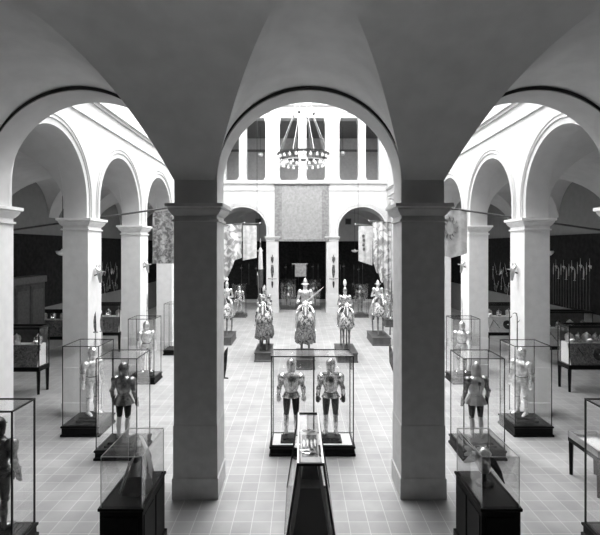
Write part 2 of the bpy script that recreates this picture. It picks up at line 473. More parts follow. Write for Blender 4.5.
# ------------------------------------------------------------------ armour
def hand(mb, s, x, y, z, down=True):
    mb.loft([((x,y,z+.03),.042,.032),((x,y,z-.03),.050,.026),((x,y,z-.08),.048,.022)], 8)
    for k in range(4):
        xx = x + (-.033+.022*k); L = (.060,.072,.068,.052)[k]
        mb.tube([(xx,y,z-.07),(xx,y-.012,z-.07-L*.6),(xx,y-.035,z-.07-L)], [.013,.012,.009], 6)
    mb.tube([(x-s*.045,y,z-.015),(x-s*.065,y-.02,z-.05),(x-s*.06,y-.035,z-.085)], [.014,.013,.010], 6)

def armour(label, loc, rz=0, scale=1.0, plate='steel', legs='hose', greave='greyleg', arms=None, skirt='tasset', helm='armet', plume=False, gaunt=None, group=None, arm_out=.0, name='suit_of_armour'):
    t = thing(name, label, 'armour', loc, rz, group, scale)
    arms = arms or plate; gaunt = gaunt or arms
    for s in (-1, 1):
        MB().loft([((s*.115,.07,.045),.036,.035),((s*.12,.0,.06),.045,.05),((s*.135,-.09,.045),.048,.036),((s*.15,-.17,.03),.040,.022),((s*.155,-.21,.022),.018,.010)],10).build('sabaton', greave, t, True)
        g = MB(); g.loft([((s*.115,.03,.08),.042,.048),((s*.115,.025,.16),.040,.046),((s*.115,.03,.30),.058,.062),((s*.113,.02,.42),.054,.056),((s*.11,.0,.48),.05,.05)],12)
        g.ell((s*.11,-.015,.50),.06,.062,.055); g.ell((s*.165,0,.50),.02,.045,.045,8,5)
        g.build('greave', greave, t, True)
        MB().loft([((s*.11,.0,.50),.055,.058),((s*.11,.0,.62),.072,.078),((s*.105,.0,.76),.086,.094),((s*.10,.0,.90),.09,.10)],12).build('thigh', legs, t, True)
    # cuirass
    c = MB(); c.loft([((0,0,1.0),.155,.118),((0,.005,1.06),.145,.114),((0,0,1.14),.175,.135),((0,-.01,1.25),.212,.158),((0,0,1.35),.222,.150),((0,.005,1.43),.175,.115),((0,.0,1.48),.09,.085)],18)
    c.tube([(0,-.125,1.03),(0,-.155,1.22),(0,-.145,1.38)],[.01,.014,.008],6)
    c.torus((0,.0,1.04),.13,.012,n=24,m=6)
    cu = c.build('cuirass', plate, t, True, angle=50)
    b = MB(); b.tube([(0,.118,1.08),(0,.152,1.26),(0,.135,1.38)],[.006,.010,.006],6); b.box(-.03,.03,.145,.165,1.28,1.36)
    b.build('back_ridge', 'dsteel', cu, True)
    g = MB(); g.loft([((0,0,1.44),.115,.105),((0,0,1.48),.085,.085),((0,0,1.55),.078,.080)],14); g.torus((0,0,1.455),.10,.014,n=20,m=6); g.build('gorget', plate, t, True)
    # skirt
    k = MB()
    if skirt == 'tasset':
        n = 22
        rows = []
        for z, rx, ry in ((1.03,.150,.120),(.98,.175,.140),(.93,.192,.152),(.88,.205,.165)):
            rows.append([(rx*cos(2*PI*i/n), ry*sin(2*PI*i/n), z) for i in range(n)])
        k.ring_profile(rows)
        for z, rx in ((.98,.178),(.93,.195)):
            k.loft([((0,0,z-.006),rx,rx*.8),((0,0,z+.008),rx+.004,rx*.8+.004)],22)
        for s in (-1,1):
            k.loft([((s*.115,-.105,.90),.085,.03),((s*.125,-.125,.82),.08,.028),((s*.13,-.12,.74),.06,.022)],10)
    elif skirt == 'short':
        k.loft([((0,0,1.04),.148,.12),((0,0,.97),.185,.15),((0,0,.91),.22,.175)],22)
    else:   # fluted tonlet
        n = 44; rows = []
        for z, r in ((1.03,.150),(.98,.170),(.93,.20),(.87,.23),(.82,.25)):
            rows.append([((r*(1+.045*cos(11*2*PI*i/n)))*cos(2*PI*i/n), (r*.85*(1+.045*cos(11*2*PI*i/n)))*sin(2*PI*i/n), z) for i in range(n)])
        k.ring_profile(rows)
    k.build('skirt', plate, t, True, angle=50)
    for s in (-1, 1):
        p = MB(); p.ell((s*.215,.0,1.37),.108,.125,.098); p.loft([((s*.235,0,1.35),.085,.092),((s*.25,0,1.27),.072,.078)],12)
        p.loft([((s*.24,0,1.33),.082,.09),((s*.243,0,1.315),.084,.092)],12)
        p.build('pauldron', arms, t, True)
        o_ = arm_out-.052
        v = MB(); v.loft([((s*.248,0,1.30),.064,.068),((s*(.30+o_),.01,1.20),.058,.06),((s*(.325+o_),.02,1.12),.05,.052)],10)
        v.ell((s*(.33+o_),.03,1.11),.058,.062,.055,10,6); v.ell((s*(.375+o_),.03,1.11),.018,.045,.05,8,5)
        v.loft([((s*(.33+o_),.02,1.09),.05,.05),((s*(.345+o_),-.01,1.00),.05,.05),((s*(.35+o_),-.04,.92),.038,.038)],10)
        v.build('vambrace', arms, t, True)
        q = MB(); q.loft([((s*(.348+o_),-.035,.97),.058,.056),((s*(.35+o_),-.045,.90),.040,.038)],10)
        hand(q, s, s*(.352+o_), -.055, .88); q.build('gauntlet', gaunt, t, True)
    if plate in ('bright','steel'):  # dark rings put in for the shaded creases at waist, knees and elbows
        MB().torus((0,0,1.03),.142,.013,n=24,m=6).build('waist_crease','leather',t,True)
        for s in (-1, 1):
            MB().torus((s*.11,.0,.455),.052,.008,n=16,m=6).build('knee_crease','leather',t,True)
            MB().torus((s*(.325+arm_out-.052),.015,1.155),.054,.007,n=16,m=6).build('elbow_crease','leather',t,True)
    # helmet
    hm = MB()
    if helm == 'armet':
        hm.loft([((0,0,1.52),.088,.095),((0,.0,1.56),.092,.102),((0,.0,1.63),.100,.118),((0,.005,1.70),.098,.118),((0,.01,1.755),.078,.095),((0,.015,1.79),.04,.055),((0,.015,1.80),.01,.02)],16)
        hm.tube([(0,-.10,1.68),(0,-.05,1.775),(0,.03,1.81),(0,.10,1.765),(0,.125,1.68)],[.005,.01,.013,.01,.005],6)
    elif helm == 'cone':
        hm.loft([((0,0,1.50),.105,.11),((0,.0,1.55),.098,.105),((0,.0,1.63),.100,.112),((0,.01,1.70),.085,.095),((0,.02,1.76),.05,.055),((0,.02,1.82),.012,.012)],16)
    else:
        hm.loft([((0,0,1.53),.085,.09),((0,.0,1.62),.1,.115),((0,.0,1.70),.100,.115),((0,.01,1.76),.075,.09),((0,.01,1.80),.03,.04)],16)
        hm.loft([((0,0,1.635),.16,.19),((0,0,1.65),.11,.13)],16)
    hm.xf(Matrix.Translation((0,0,1.5)) @ Matrix.Diagonal((1.13,1.10,1.0,1)) @ Matrix.Translation((0,0,-1.5)))
    hh = hm.build('helmet', plate, t, True, angle=60)
    vz = MB(); vz.loft([((0,-.04,1.585),.080,.055),((0,-.085,1.60),.062,.045),((0,-.15,1.625),.018,.014)],10,ref=(1,0,0)); vz.box(-.075,.075,-.125,-.08,1.665,1.678)
    vz.build('visor', arms if arms != 'hose' else plate, hh, True)
    if plume:
        mb = MB(); mb.loft([((0,.02,1.79),.02,.02),((0,.06,1.90),.05,.055),((0,.10,1.98),.055,.06),((0,.18,1.95),.045,.05),((0,.22,1.86),.02,.025)],10); mb.build('plume', 'cream', hh, True)
    return t

# ------------------------------------------------------------------ cases
def glass_case(label, x0, x1, y0, y1, ztop=2.11, zb=.20, mid=None, step=None, base='ebony', bar=.016, group=None, bed=None):
    t = thing('display_case', label, 'display case', ((x0+x1)/2, (y0+y1)/2, 0), 0, group)
    hx, hy = (x1-x0)/2, (y1-y0)/2
    MB().rect_stack(0,0,[(hx+.035,hy+.035,0),(hx+.035,hy+.035,.045),(hx+.01,hy+.01,.065),(hx+.01,hy+.01,zb-.05),(hx+.03,hy+.03,zb-.035),(hx+.03,hy+.03,zb),(hx-.0,hy-.0,zb+.004)]).build('base', base, t)
    if bed: MB().box(-hx+.03,hx-.03,-hy+.03,hy-.03,zb+.004,zb+.008).build('bed', bed, t)
    f = MB(); b = bar/2
    for sx in (-1,1):
        for sy in (-1,1):
            f.box(sx*(hx-b)-b, sx*(hx-b)+b, sy*(hy-b)-b, sy*(hy-b)+b, zb, ztop)
    for z in (zb+b, ztop-b):
        for sy in (-1,1): f.box(-hx, hx, sy*(hy-b)-b, sy*(hy-b)+b, z-b, z+b)
        for sx in (-1,1): f.box(sx*(hx-b)-b, sx*(hx-b)+b, -hy, hy, z-b, z+b)
    if mid is not None: f.box(mid-b*1.3, mid+b*1.3, -hy, -hy+bar, zb, ztop)
    f.build('frame', 'bronze', t)
    e = .003; i = bar*.6
    g = lambda *a: MB().box(*a).build('glass_pane', 'glass', t)
    for sy in (-1,1): g(-hx+bar, hx-bar, sy*(hy-b)-e, sy*(hy-b)+e, zb+bar, ztop-bar)
    for sx in (-1,1): g(sx*(hx-b)-e, sx*(hx-b)+e, -hy+bar, hy-bar, zb+bar, ztop-bar)
    g(-hx+bar, hx-bar, -hy+bar, hy-bar, ztop-b-e, ztop-b+e)
    for st in (step or []):
        cx, cy, w, d, hh_ = st
        MB().rect_stack(cx, cy, [(w/2+.05,d/2+.05,zb+.002),(w/2+.05,d/2+.05,zb+hh_*.5),(w/2,d/2,zb+hh_*.5+.001),(w/2,d/2,zb+hh_)]).build('step', base, t)
    return t

# twin case, centre
glass_case('wide glass case standing in the middle of the court with two suits of armour', -.78, .98, 9.80, 10.50, step=[(-.45,-.02,.36,.30,.10),(.41,-.02,.36,.30,.10)], mid=.03, bed='cream', bar=.022)
armour('pale steel armour with flared waist plate, left one in the wide central case', (-.353,10.13,.302), PI, .935, plate='steel', legs='hose', skirt='short', greave='steel')
armour('steel armour with raised shoulder guards, right one in the wide central case', (.51,10.13,.302), PI, .935, plate='steel', legs='hose', skirt='short', greave='steel', gaunt='black')
# raised haute-pieces of the right-hand suit
_r = [o for o in COL.objects if o.get('label','').startswith('steel armour with raised')][0]
MB().loft([((-.19,.03,1.46),.035,.012),((-.14,.09,1.50),.035,.012),((-.05,.11,1.48),.02,.01)],8).build('neck_guard','dsteel',_r,True)
MB().loft([((.19,.03,1.46),.035,.012),((.14,.09,1.50),.035,.012),((.05,.11,1.48),.02,.01)],8).build('neck_guard','dsteel',_r,True)

# side cases
glass_case('glass case left of the near left pillar with a dark suit seen from behind', -4.40,-3.54,9.60,10.45, step=[(0,-.02,.5,.5,.10)])
armour('dark fluted armour with flaring skirt seen from behind, in a case left of centre', (-3.97,10.0,.302), PI-.25, .91, plate='dsteel', legs='hose', skirt='tonlet', greave='greyleg', arms='dsteel', gaunt='black', helm='armet', arm_out=.02)
glass_case('glass case right of the near right pillar with a skirted suit seen from behind', 3.23,4.09,9.60,10.45, step=[(0,-.02,.5,.5,.10)])
armour('grey fluted armour with plated skirt seen from behind, in a case right of centre', (3.64,10.0,.302), PI+.2, .91, plate='greyleg', legs='black', skirt='tonlet', arms='dsteel', helm='cone', gaunt='black', arm_out=.02)
glass_case('glass case on dark platform beside the second left pillar with a bright suit', -5.71,-4.86,10.80,11.68, step=[(.05,.02,.42,.42,.12)], zb=.24)
armour('bright white steel armour turned to the right, in the case beside the second left pillar', (-5.22,11.28,.362), PI/2-.55, .90, plate='bright', legs='bright', greave='bright', skirt='tasset')
glass_case('glass case on dark platform beside the second right pillar with a bright suit', 4.85,5.72,10.80,11.62, step=[(-.05,.02,.42,.42,.12)], zb=.24)
armour('bright white steel armour turned to the left, in the case beside the second right pillar', (5.22,11.25,.362), -PI/2+.55, .90, plate='bright', legs='bright', greave='bright', skirt='tasset')
glass_case('glass case farther back beside the third left pillar', -5.72,-4.87,14.95,15.72, step=[(0,0,.45,.42,.1)])
armour('polished armour facing the court, in the case beside the third left pillar', (-5.25,15.33,.302), .45, .93, plate='bright', legs='steel', greave='steel')
glass_case('glass case farther back beside the third right pillar', 4.80,5.66,14.95,15.72, step=[(0,0,.45,.42,.1)])
armour('polished armour facing the court, in the case beside the third right pillar', (5.2,15.33,.302), -.45, .93, plate='bright', legs='steel', greave='steel')
glass_case('slim edge of a glass case beyond the near left pillar, by the fourth left pillar', -5.75,-4.9,19.0,19.75)
# near left case
glass_case('glass case cut off by the left edge of the view, holding a dark suit', -5.02,-4.20,6.50,7.07, step=[(0,0,.45,.34,.06)], bar=.022)
armour('black armour half cut off by the left edge of the view, seen from behind', (-4.60,6.80,.262), PI, .92, plate='black', legs='black', greave='dsteel', arms='dsteel', skirt='tasset')
glass_case('glass case cut off by the right edge of the view, only its corner post showing', 4.18,5.02,6.50,7.07, bar=.022)

# far cases in front of far arches
glass_case('glass case with a slim suit in front of the left arch of the far wall', -4.45,-3.60,29.2,29.95, base='plinth', step=[(0,0,.45,.42,.1)])
armour('slim grey armour in the glass case before the left far arch', (-4.02,29.5,.302), 0, .95, plate='steel', legs='greyleg', greave='steel')
glass_case('tall dark-backed glass case in front of the right arch of the far wall', 3.20,4.15,29.2,29.95, base='plinth', step=[(0,0,.45,.42,.1)])
armour('dark armour in the glass case before the right far arch', (3.67,29.5,.302), 0, .95, plate='dsteel', legs='dsteel', greave='dsteel')
for x0, x1, sd in ((-1.55,-.45,'left'),(.35,1.3,'right')):
    glass_case('dim glass case inside the middle far arch, %s of the central horseman' % sd, x0,x1,33.0,33.8, ztop=2.15, zb=.18, base='plinth')
    armour('dim suit of armour inside the middle far arch, %s of the central horseman' % sd, ((x0+x1)/2,33.4,.19), 0, .95, plate='dsteel', legs='dsteel', greave='dsteel', skirt='tonlet' if sd=='left' else 'tasset')
# corner standing figure on the right, behind the horseman
t = thing('plinth', 'low dark plinth by the right wall behind the rightmost horseman', 'plinth', (5.0,26.2,0))
MB().rect_stack(0,0,[(.42,.5,0),(.42,.5,.06),(.39,.47,.08),(.39,.47,.36),(.42,.5,.38),(.42,.5,.42)]).build('body','plinth',t)
armour('steel armour standing on a low plinth by the right wall', (4.95,26.15,.42), -.4, .95, plate='steel', legs='greyleg', greave='steel')

# ------------------------------------------------------------------ horses and riders
def horse(label, loc, rz, scale, style):
    t = thing('armoured_horse', label, 'horse', loc, rz, None, scale)
    b = MB()
    b.loft([((0,.78,1.22),.08,.10),((0,.70,1.22),.19,.22),((0,.50,1.22),.27,.29),((0,.2,1.18),.28,.30),((0,-.1,1.15),.28,.31),((0,-.4,1.18),.26,.33),((0,-.62,1.20),.20,.28),((0,-.74,1.22),.09,.15)],16)
    b.loft([((0,-.42,1.30),.15,.26),((0,-.62,1.50),.12,.20),((0,-.76,1.70),.095,.145),((0,-.84,1.86),.085,.11)],14)
    b.loft([((0,-.76,1.90),.07,.08),((0,-.86,1.86),.095,.12),((0,-.98,1.70),.080,.10),((0,-1.08,1.52),.058,.07),((0,-1.13,1.42),.058,.062),((0,-1.15,1.38),.035,.04)],12)
    for s in (-1,1):
        lift = 0
        b.loft([((s*.15,-.48,1.15),.12,.17),((s*.155,-.52,.90),.085,.11),((s*.15,-.54,.68),.055,.065),((s*.148,-.55,.56),.066,.064),((s*.146,-.54,.40),.048,.046),((s*.146,-.54,.18),.050,.048),((s*.146,-.58,.10),.045,.048),((s*.146,-.61,.0),.062,.07)],10)
        b.loft([((s*.15,.50,1.15),.15,.23),((s*.17,.44,.92),.12,.17),((s*.165,.50,.74),.07,.10),((s*.16,.62,.58),.048,.07),((s*.158,.60,.42),.048,.052),((s*.158,.57,.18),.050,.050),((s*.158,.53,.10),.045,.05),((s*.158,.50,.0),.062,.07)],10)
        b.loft([((s*.05,-.80,1.93),.026,.02),((s*.06,-.82,2.0),.022,.014),((s*.06,-.84,2.06),.006,.006)],6)
    ob = b.build('body', 'horsehide', t, True)
    r = ob.modifiers.new('fuse', 'REMESH'); r.mode = 'VOXEL'; r.voxel_size = .028; r.use_smooth_shade = True
    MB().loft([((0,.76,1.36),.05,.05),((0,.88,1.25),.07,.07),((0,.93,1.0),.075,.08),((0,.90,.7),.06,.06),((0,.88,.5),.02,.02)],10).build('tail','hose',t,True)
    ch = MB(); ch.loft([((0,-.90,1.92),.07,.05),((0,-.99,1.79),.092,.06),((0,-1.07,1.62),.075,.05),((0,-1.15,1.47),.062,.05)],12)
    ch.loft([((0,-1.03,1.80),.03,.03),((0,-1.08,1.80),.022,.022),((0,-1.12,1.81),.006,.006)],8)
    for s in (-1,1): ch.ell((s*.085,-.95,1.80),.025,.03,.03,8,5)
    ch.build('chanfron', 'steel', t, True)
    cr = MB()
    for k in range(7):
        f = k/6; cr.loft([((0,-.50-.31*f,1.50+.36*f),.15-.05*f,.20-.08*f),((0,-.515-.31*f,1.535+.36*f),.145-.05*f,.195-.08*f)],14,ref=(1,0,0))
    cr.build('crinet','steel',t,True)
    def drape(name, zs, m, y0, y1, wob=.0):
        n = 56; rows = []
        yc, hy = (y0+y1)/2, (y1-y0)/2
        for z, gx, gy in zs:
            row = []
            for i in range(n):
                a = 2*PI*i/n; w = 1+wob*sin(9*a)*(1.4-z)
                ca, sa = cos(a), sin(a)
                row.append((gx*w*math.copysign(abs(ca)**.75,ca), yc+(hy+gy)*w*math.copysign(abs(sa)**.75,sa), z+ (.02*sin(14*a) if z==zs[-1][0] else 0)))
            rows.append(row)
        k = MB(); L = [[k.bm.verts.new(p) for p in r_] for r_ in rows]
        for A, B in zip(L, L[1:]):
            for i in range(n): k.bm.faces.new((A[i],A[(i+1)%n],B[(i+1)%n],B[i]))
        k.bm.faces.new(L[0])
        o = k.build(name, m, t, True, angle=60); sd = o.modifiers.new('thick','SOLIDIFY'); sd.thickness = .015
        return o
    if style == 'cloth':
        drape('caparison', [(1.52,.10,-.25),(1.44,.27,-.05),(1.25,.33,.02),(1.0,.37,.05),(.72,.41,.08),(.48,.44,.10)], 'brocade', -.80, .82, .05)
        drape('bard', [(1.55,.09,-.27),(1.46,.28,-.03),(1.30,.34,.03),(1.12,.38,.05)], 'etched', -.80, .82)
    elif style == 'bard':
        drape('bard', [(1.53,.10,-.25),(1.45,.27,-.05),(1.28,.33,.02),(1.05,.38,.05),(.84,.43,.09)], 'etched', -.80, .82)
    else:
        drape('bard', [(1.53,.10,-.25),(1.45,.27,-.05),(1.28,.33,.02),(1.08,.37,.05),(.90,.40,.07)], 'etched', -.78, .80)
    s_ = MB(); s_.loft([((0,-.20,1.56),.22,.05),((0,.0,1.50),.25,.06),((0,.25,1.56),.22,.05)],12,ref=(1,0,0))
    s_.poly_prism([(-.2,1.46),(.2,1.46),(.17,1.66),(.08,1.74),(-.08,1.74),(-.17,1.66)],-.26,-.21)
    s_.poly_prism([(-.22,1.46),(.22,1.46),(.2,1.66),(.1,1.72),(-.1,1.72),(-.2,1.66)],.26,.31)
    s_.build('saddle','leather',t,True)
    return t

def rider(label, loc, rz, scale, plate='steel', helm='armet', plume=0, cloth=None, mace=True, name='mounted_armour'):
    t = thing(name, label, 'armour', loc, rz, None, scale)
    for s in (-1,1):
        MB().loft([((s*.10,.02,.02),.09,.09),((s*.26,-.16,.0),.088,.088),((s*.36,-.30,-.10),.066,.066)],12).build('cuisse', plate, t, True)
        g = MB(); g.ell((s*.37,-.32,-.12),.07,.07,.07); g.loft([((s*.37,-.31,-.14),.058,.06),((s*.39,-.30,-.30),.062,.062),((s*.40,-.30,-.52),.042,.042)],12); g.build('greave', plate, t, True)
        MB().loft([((s*.40,-.23,-.56),.035,.035),((s*.41,-.32,-.56),.045,.04),((s*.43,-.43,-.58),.042,.03),((s*.44,-.50,-.59),.016,.012)],10).build('sabaton', plate, t, True)
    c = MB(); c.loft([((0,0,.02),.16,.14),((0,0,.12),.145,.12),((0,-.01,.26),.185,.15),((0,-.01,.38),.205,.155),((0,0,.47),.17,.12),((0,0,.52),.09,.085)],16)
    c.build('cuirass', plate, t, True, angle=50)
    MB().loft([((0,0,.10),.15,.13),((0,.0,.02),.24,.20),((0,0,-.05),.27,.24)],20).build('skirt', cloth or plate, t, True)
    for s in (-1,1):
        p = MB(); p.ell((s*.235,0,.43),.105,.11,.095); p.build('pauldron', plate, t, True)
        v = MB(); hx, hy, hz = (s*.22, -.34, .17) if s > 0 else (s*.30,-.33,.22)
        v.loft([((s*.27,0,.38),.065,.065),((s*.33,.03,.24),.058,.058),((s*.345,.02,.18),.05,.05)],10); v.ell((s*.35,.02,.17),.062,.062,.06,10,6)
        v.loft([((s*.34,0,.17),.05,.05),((hx*.5+s*.17,-.18,(.17+hz)/2),.045,.045),((hx,hy+.04,hz),.035,.035)],10); v.build('vambrace', plate, t, True)
        q = MB(); q.ell((hx,hy,hz),.045,.05,.04,10,6)
        for k in range(4): q.tube([(hx-.03+.02*k,hy-.03,hz+.02),(hx-.03+.02*k,hy-.065,hz),(hx-.03+.02*k,hy-.04,hz-.035)],[.012,.012,.01],6)
        q.tube([(hx-s*.045,hy,hz+.01),(hx-s*.05,hy-.04,hz+.02)],[.014,.011],6)
        q.build('gauntlet', plate, t, True)
    hm = MB(); hm.loft([((0,0,.50),.09,.09),((0,0,.56),.085,.09),((0,-.01,.64),.108,.125),((0,0,.72),.105,.125),((0,.01,.78),.08,.10),((0,.015,.83),.03,.04)],16)
    hm.tube([(0,-.10,.72),(0,-.04,.82),(0,.04,.85),(0,.11,.78)],[.006,.012,.012,.006],6)
    if helm == 'wide': hm.loft([((0,0,.67),.20,.19),((0,0,.69),.14,.15)],18)
    hh = hm.build('helmet', plate, t, True, angle=60)
    MB().loft([((0,-.06,.62),.08,.055),((0,-.12,.63),.055,.04),((0,-.18,.65),.016,.012)],10).build('visor', plate, hh, True)
    if plume:
        MB().loft([((0,.02,.82),.03,.03),((0,.03,.82+.45*plume),.09,.09),((0,.05,.82+.8*plume),.075,.08),((0,.08,.82+plume),.03,.035)],10).build('plume','cream' if plume < .4 else 'bright',hh,True)
    return t

def base_plinth(label, x0, x1, y0, y1, hgt=.34):
    t = thing('plinth', label, 'plinth', ((x0+x1)/2,(y0+y1)/2,0)); hx, hy = (x1-x0)/2,(y1-y0)/2
    MB().rect_stack(0,0,[(hx,hy,0),(hx,hy,.05),(hx-.02,hy-.02,.07),(hx-.02,hy-.02,hgt-.05),(hx,hy,hgt-.03),(hx,hy,hgt)]).build('body','plinth',t)
def lance(label, p0, p1, name='lance', m='pwood'):
    p0, p1 = Vector(p0), Vector(p1); L = (p1-p0).length
    t = thing(name, label, 'lance', p0); t.rotation_euler = (p1-p0).to_track_quat('Z','Y').to_euler()
    MB().tube([(0,0,0),(0,0,L*.35),(0,0,L)],[.030,.034,.026],8).build('shaft', m, t, True)
    MB().loft([((0,0,L-.02),.022,.022),((0,0,L+.03),.03,.012),((0,0,L+.16),.004,.004)],8).build('head','steel',t,True)
    MB().loft([((0,0,L*.27),.03,.03),((0,0,L*.30),.07,.07),((0,0,L*.33),.03,.03)],12).build('vamplate','steel',t,True)

knights = [
 ('second horseman from the left', -1.605, 17.85, .66, 1.75, 1.0, 'cloth', 'etched','armet', 0, 0),
 ('central horseman',              .04, 16.7, .70, 2.0, 1.08, 'cloth', 'bright','wide', .0, 0),
 ('fourth horseman from the left',  1.67, 17.75, .80, 1.85, .98, 'light','steel','armet', .27, 0),
 ('rightmost horseman',  3.52, 20.8, .84, 1.9, 1.0, 'bare','bright','wide', .0, 0),
 ('leftmost horseman, half behind the near left pillar', -3.62, 20.9, .72, 1.7, .98, 'bard','bright','armet', .15, 0)]
for i, (who, x, y0, w, L, sc, st, pl, hl, pm, _) in enumerate(knights):
    base_plinth('dark plinth under the %s' % who, x-w/2, x+w/2, y0, y0+L, .36)
    yc = y0+L*.5+.15
    desc = {'cloth':'horse under a patterned cloth caparison','light':'horse in light etched armour with bare legs','bare':'slim-legged armoured horse','bard':'horse in full plate bard'}[st]
    ho = horse('%s ridden by the %s' % (desc, who), (x, yc, .36), (0,0,.0,.06,-.05)[i], sc, st)
    ho.scale = (sc*(.86 if st=='cloth' else .78), sc, sc)
    rd = {'cloth':'etched armour and closed helmet','light':'steel armour with tall pale plume','bare':'bright armour with broad-brimmed helmet','bard':'bright armour partly hidden by the pillar'}[st]
    if i == 1: rd = 'bright armour with round broad helmet and slanting lance'
    ri = rider('%s, the %s' % (rd, who), (x, yc+.02*sc, .36+1.60*sc), (0,0,0,.06,-.05)[i], sc, pl, hl, pm)
    ri.scale = (sc*.80, sc, sc*(1.27 if i==1 else 1.1))
lance('pale lance slanting up to the right across the central horseman', (-.29,17.12,2.08), (.60,17.12,2.86))
lance('dark lance held upright beside the rightmost horseman', (4.0,21.4,.38), (4.12,21.6,2.9), m='wood')
lance('dark upright lance beside the second horseman from the left', (-1.72,18.25,1.6), (-1.85,18.5,3.3), m='wood')

# ------------------------------------------------------------------ long A-frame case in the centre foreground
def a_case():
    y0, y1, zt, zm = 5.70, 7.44, 1.75, .55
    cx = -.03; a, b = .155, .335
    t = thing('sword_case', 'long narrow glass case with sloping sides in the centre foreground', 'display case', (cx, (y0+y1)/2, 0))
    hy = (y1-y0)/2
    MB().rect_stack(0,0,[(b+.02,hy+.02,0),(b+.02,hy+.02,.1),(b,hy,.12),(b,hy,zm-.05),(b+.01,hy+.01,zm-.04),(b+.01,hy+.01,zm)]).build('base','ebony',t)
    r = .014
    for sy in (-1,1):
        f = MB()
        for sx in (-1,1):
            f.loft([((sx*b,sy*hy,zm),r,r),((sx*a,sy*hy,zt),r,r)],4)
        f.box(-a-r,a+r,sy*hy-r,sy*hy+r,zt-.03,zt+.005)
        f.box(-b,b,sy*hy-r,sy*hy+r,zm,zm+.03)
        f.build('end_frame','bronze',t)
    tf = MB(); 
    for sx in (-1,1): tf.box(sx*a-.012,sx*a+.012,-hy,hy,zt-.02,zt+.006)
    tf.build('top_frame','greyleg',t)
    MB().box(-a+.012,a-.012,-hy+.014,hy-.014,zt-.010,zt-.004).build('glass_pane','glass',t)
    for sx in (-1,1):
        MB().poly_prism([(sx*(b-.003),zm+.03),(sx*(b+.003),zm+.03),(sx*(a+.003),zt-.02),(sx*(a-.003),zt-.02)],-hy+.014,hy-.014).build('glass_pane','glass',t)
    for sy in (-1,1):
        MB().poly_prism([(-b+.01,zm+.03),(b-.01,zm+.03),(a-.01,zt-.03),(-a+.01,zt-.03)],sy*hy-.003,sy*hy+.003).build('glass_pane','glass',t)
    # inner stand: dark sloping board with shelf on top
    MB().poly_prism([(-.26,zm+.004),(.26,zm+.004),(.125,1.40),(-.125,1.40)],-hy+.08,hy-.25).build('stand','hose',t)
    MB().poly_prism([(-.115,1.402),(.115,1.402),(.08,1.62),(-.08,1.62)],-hy+.30,hy-.45).build('riser','leather',t)
    MB().box(-.125,.125,-hy+.26,hy-.40,1.621,1.64).build('shelf','panel',t)
    return cx, (y0+y1)/2
a_case()
def dagger(label, loc, rz=0, L=.34, group=None, name='dagger', cat='dagger', tilt=0):
    t = thing(name, label, cat, loc, rz, group); t.rotation_euler = (tilt,0,rz)
    MB().loft([((0,0,.006),.016,.003),((0,L*.3,.006),.014,.003),((0,L*.6,.006),.010,.003),((0,L*.7,.006),.001,.001)],6,ref=(1,0,0)).build('blade','steel',t,True)
    MB().tube([(0,-.01,.008),(0,-L*.28,.008)],.009,6).ell((0,-L*.3,.010),.014,.014,.010,8,5).build('grip','leather',t,True)
    MB().tube([(-.05,0,.008),(.05,0,.008)],.006,6).build('crossguard','steel',t,True)
    return t
for k in range(4):
    x = -.03 + (-.078,-.025,.028,.08)[k]; y = 6.47
    t = thing('spur', 'small pale pointed spearhead in the long central case, %s from the left' % ORD[k], 'spearhead', (x, y+.03*(k%2), 1.646), 0, 'row of pale spearheads in the long central case'); t.name = 'spearhead'
    MB().loft([((0,-.10,.010),.008,.008),((0,-.02,.010),.011,.009),((0,.02,.010),.022,.008),((0,.09,.010),.020,.006),((0,.17,.010),.002,.002)],8,ref=(1,0,0)).build('blade','bright',t,True)
dagger('dagger lying crosswise on the raised shelf of the long central case', (-.04,6.32,1.646), PI/2+.15, .2)
dagger('dagger lying slantwise at the near end of the shelf of the long central case', (-.03,6.20,1.646), PI/2-.3, .18)
t = thing('belt_buckle', 'pierced diamond-shaped ornament at the far end of the long central case', 'ornament', (-.03,6.96,1.642))
for q in range(4):
    pass
MB().torus((0,0,.012),.04,.010,n=16,m=6).torus((-.07,0,.012),.022,.008,n=12,m=6).torus((.07,0,.012),.022,.008,n=12,m=6).torus((0,.06,.012),.02,.007,n=12,m=6).torus((0,-.06,.012),.02,.007,n=12,m=6).build('openwork','steel',t,True)
t = thing('patterned_cloth', 'dark patterned cloth lining the shelf of the long central case', 'cloth', (-.03,6.47,1.6405))
MB().box(-.105,.105,-.36,.37,0,.003).build('lining','dpanel',t)

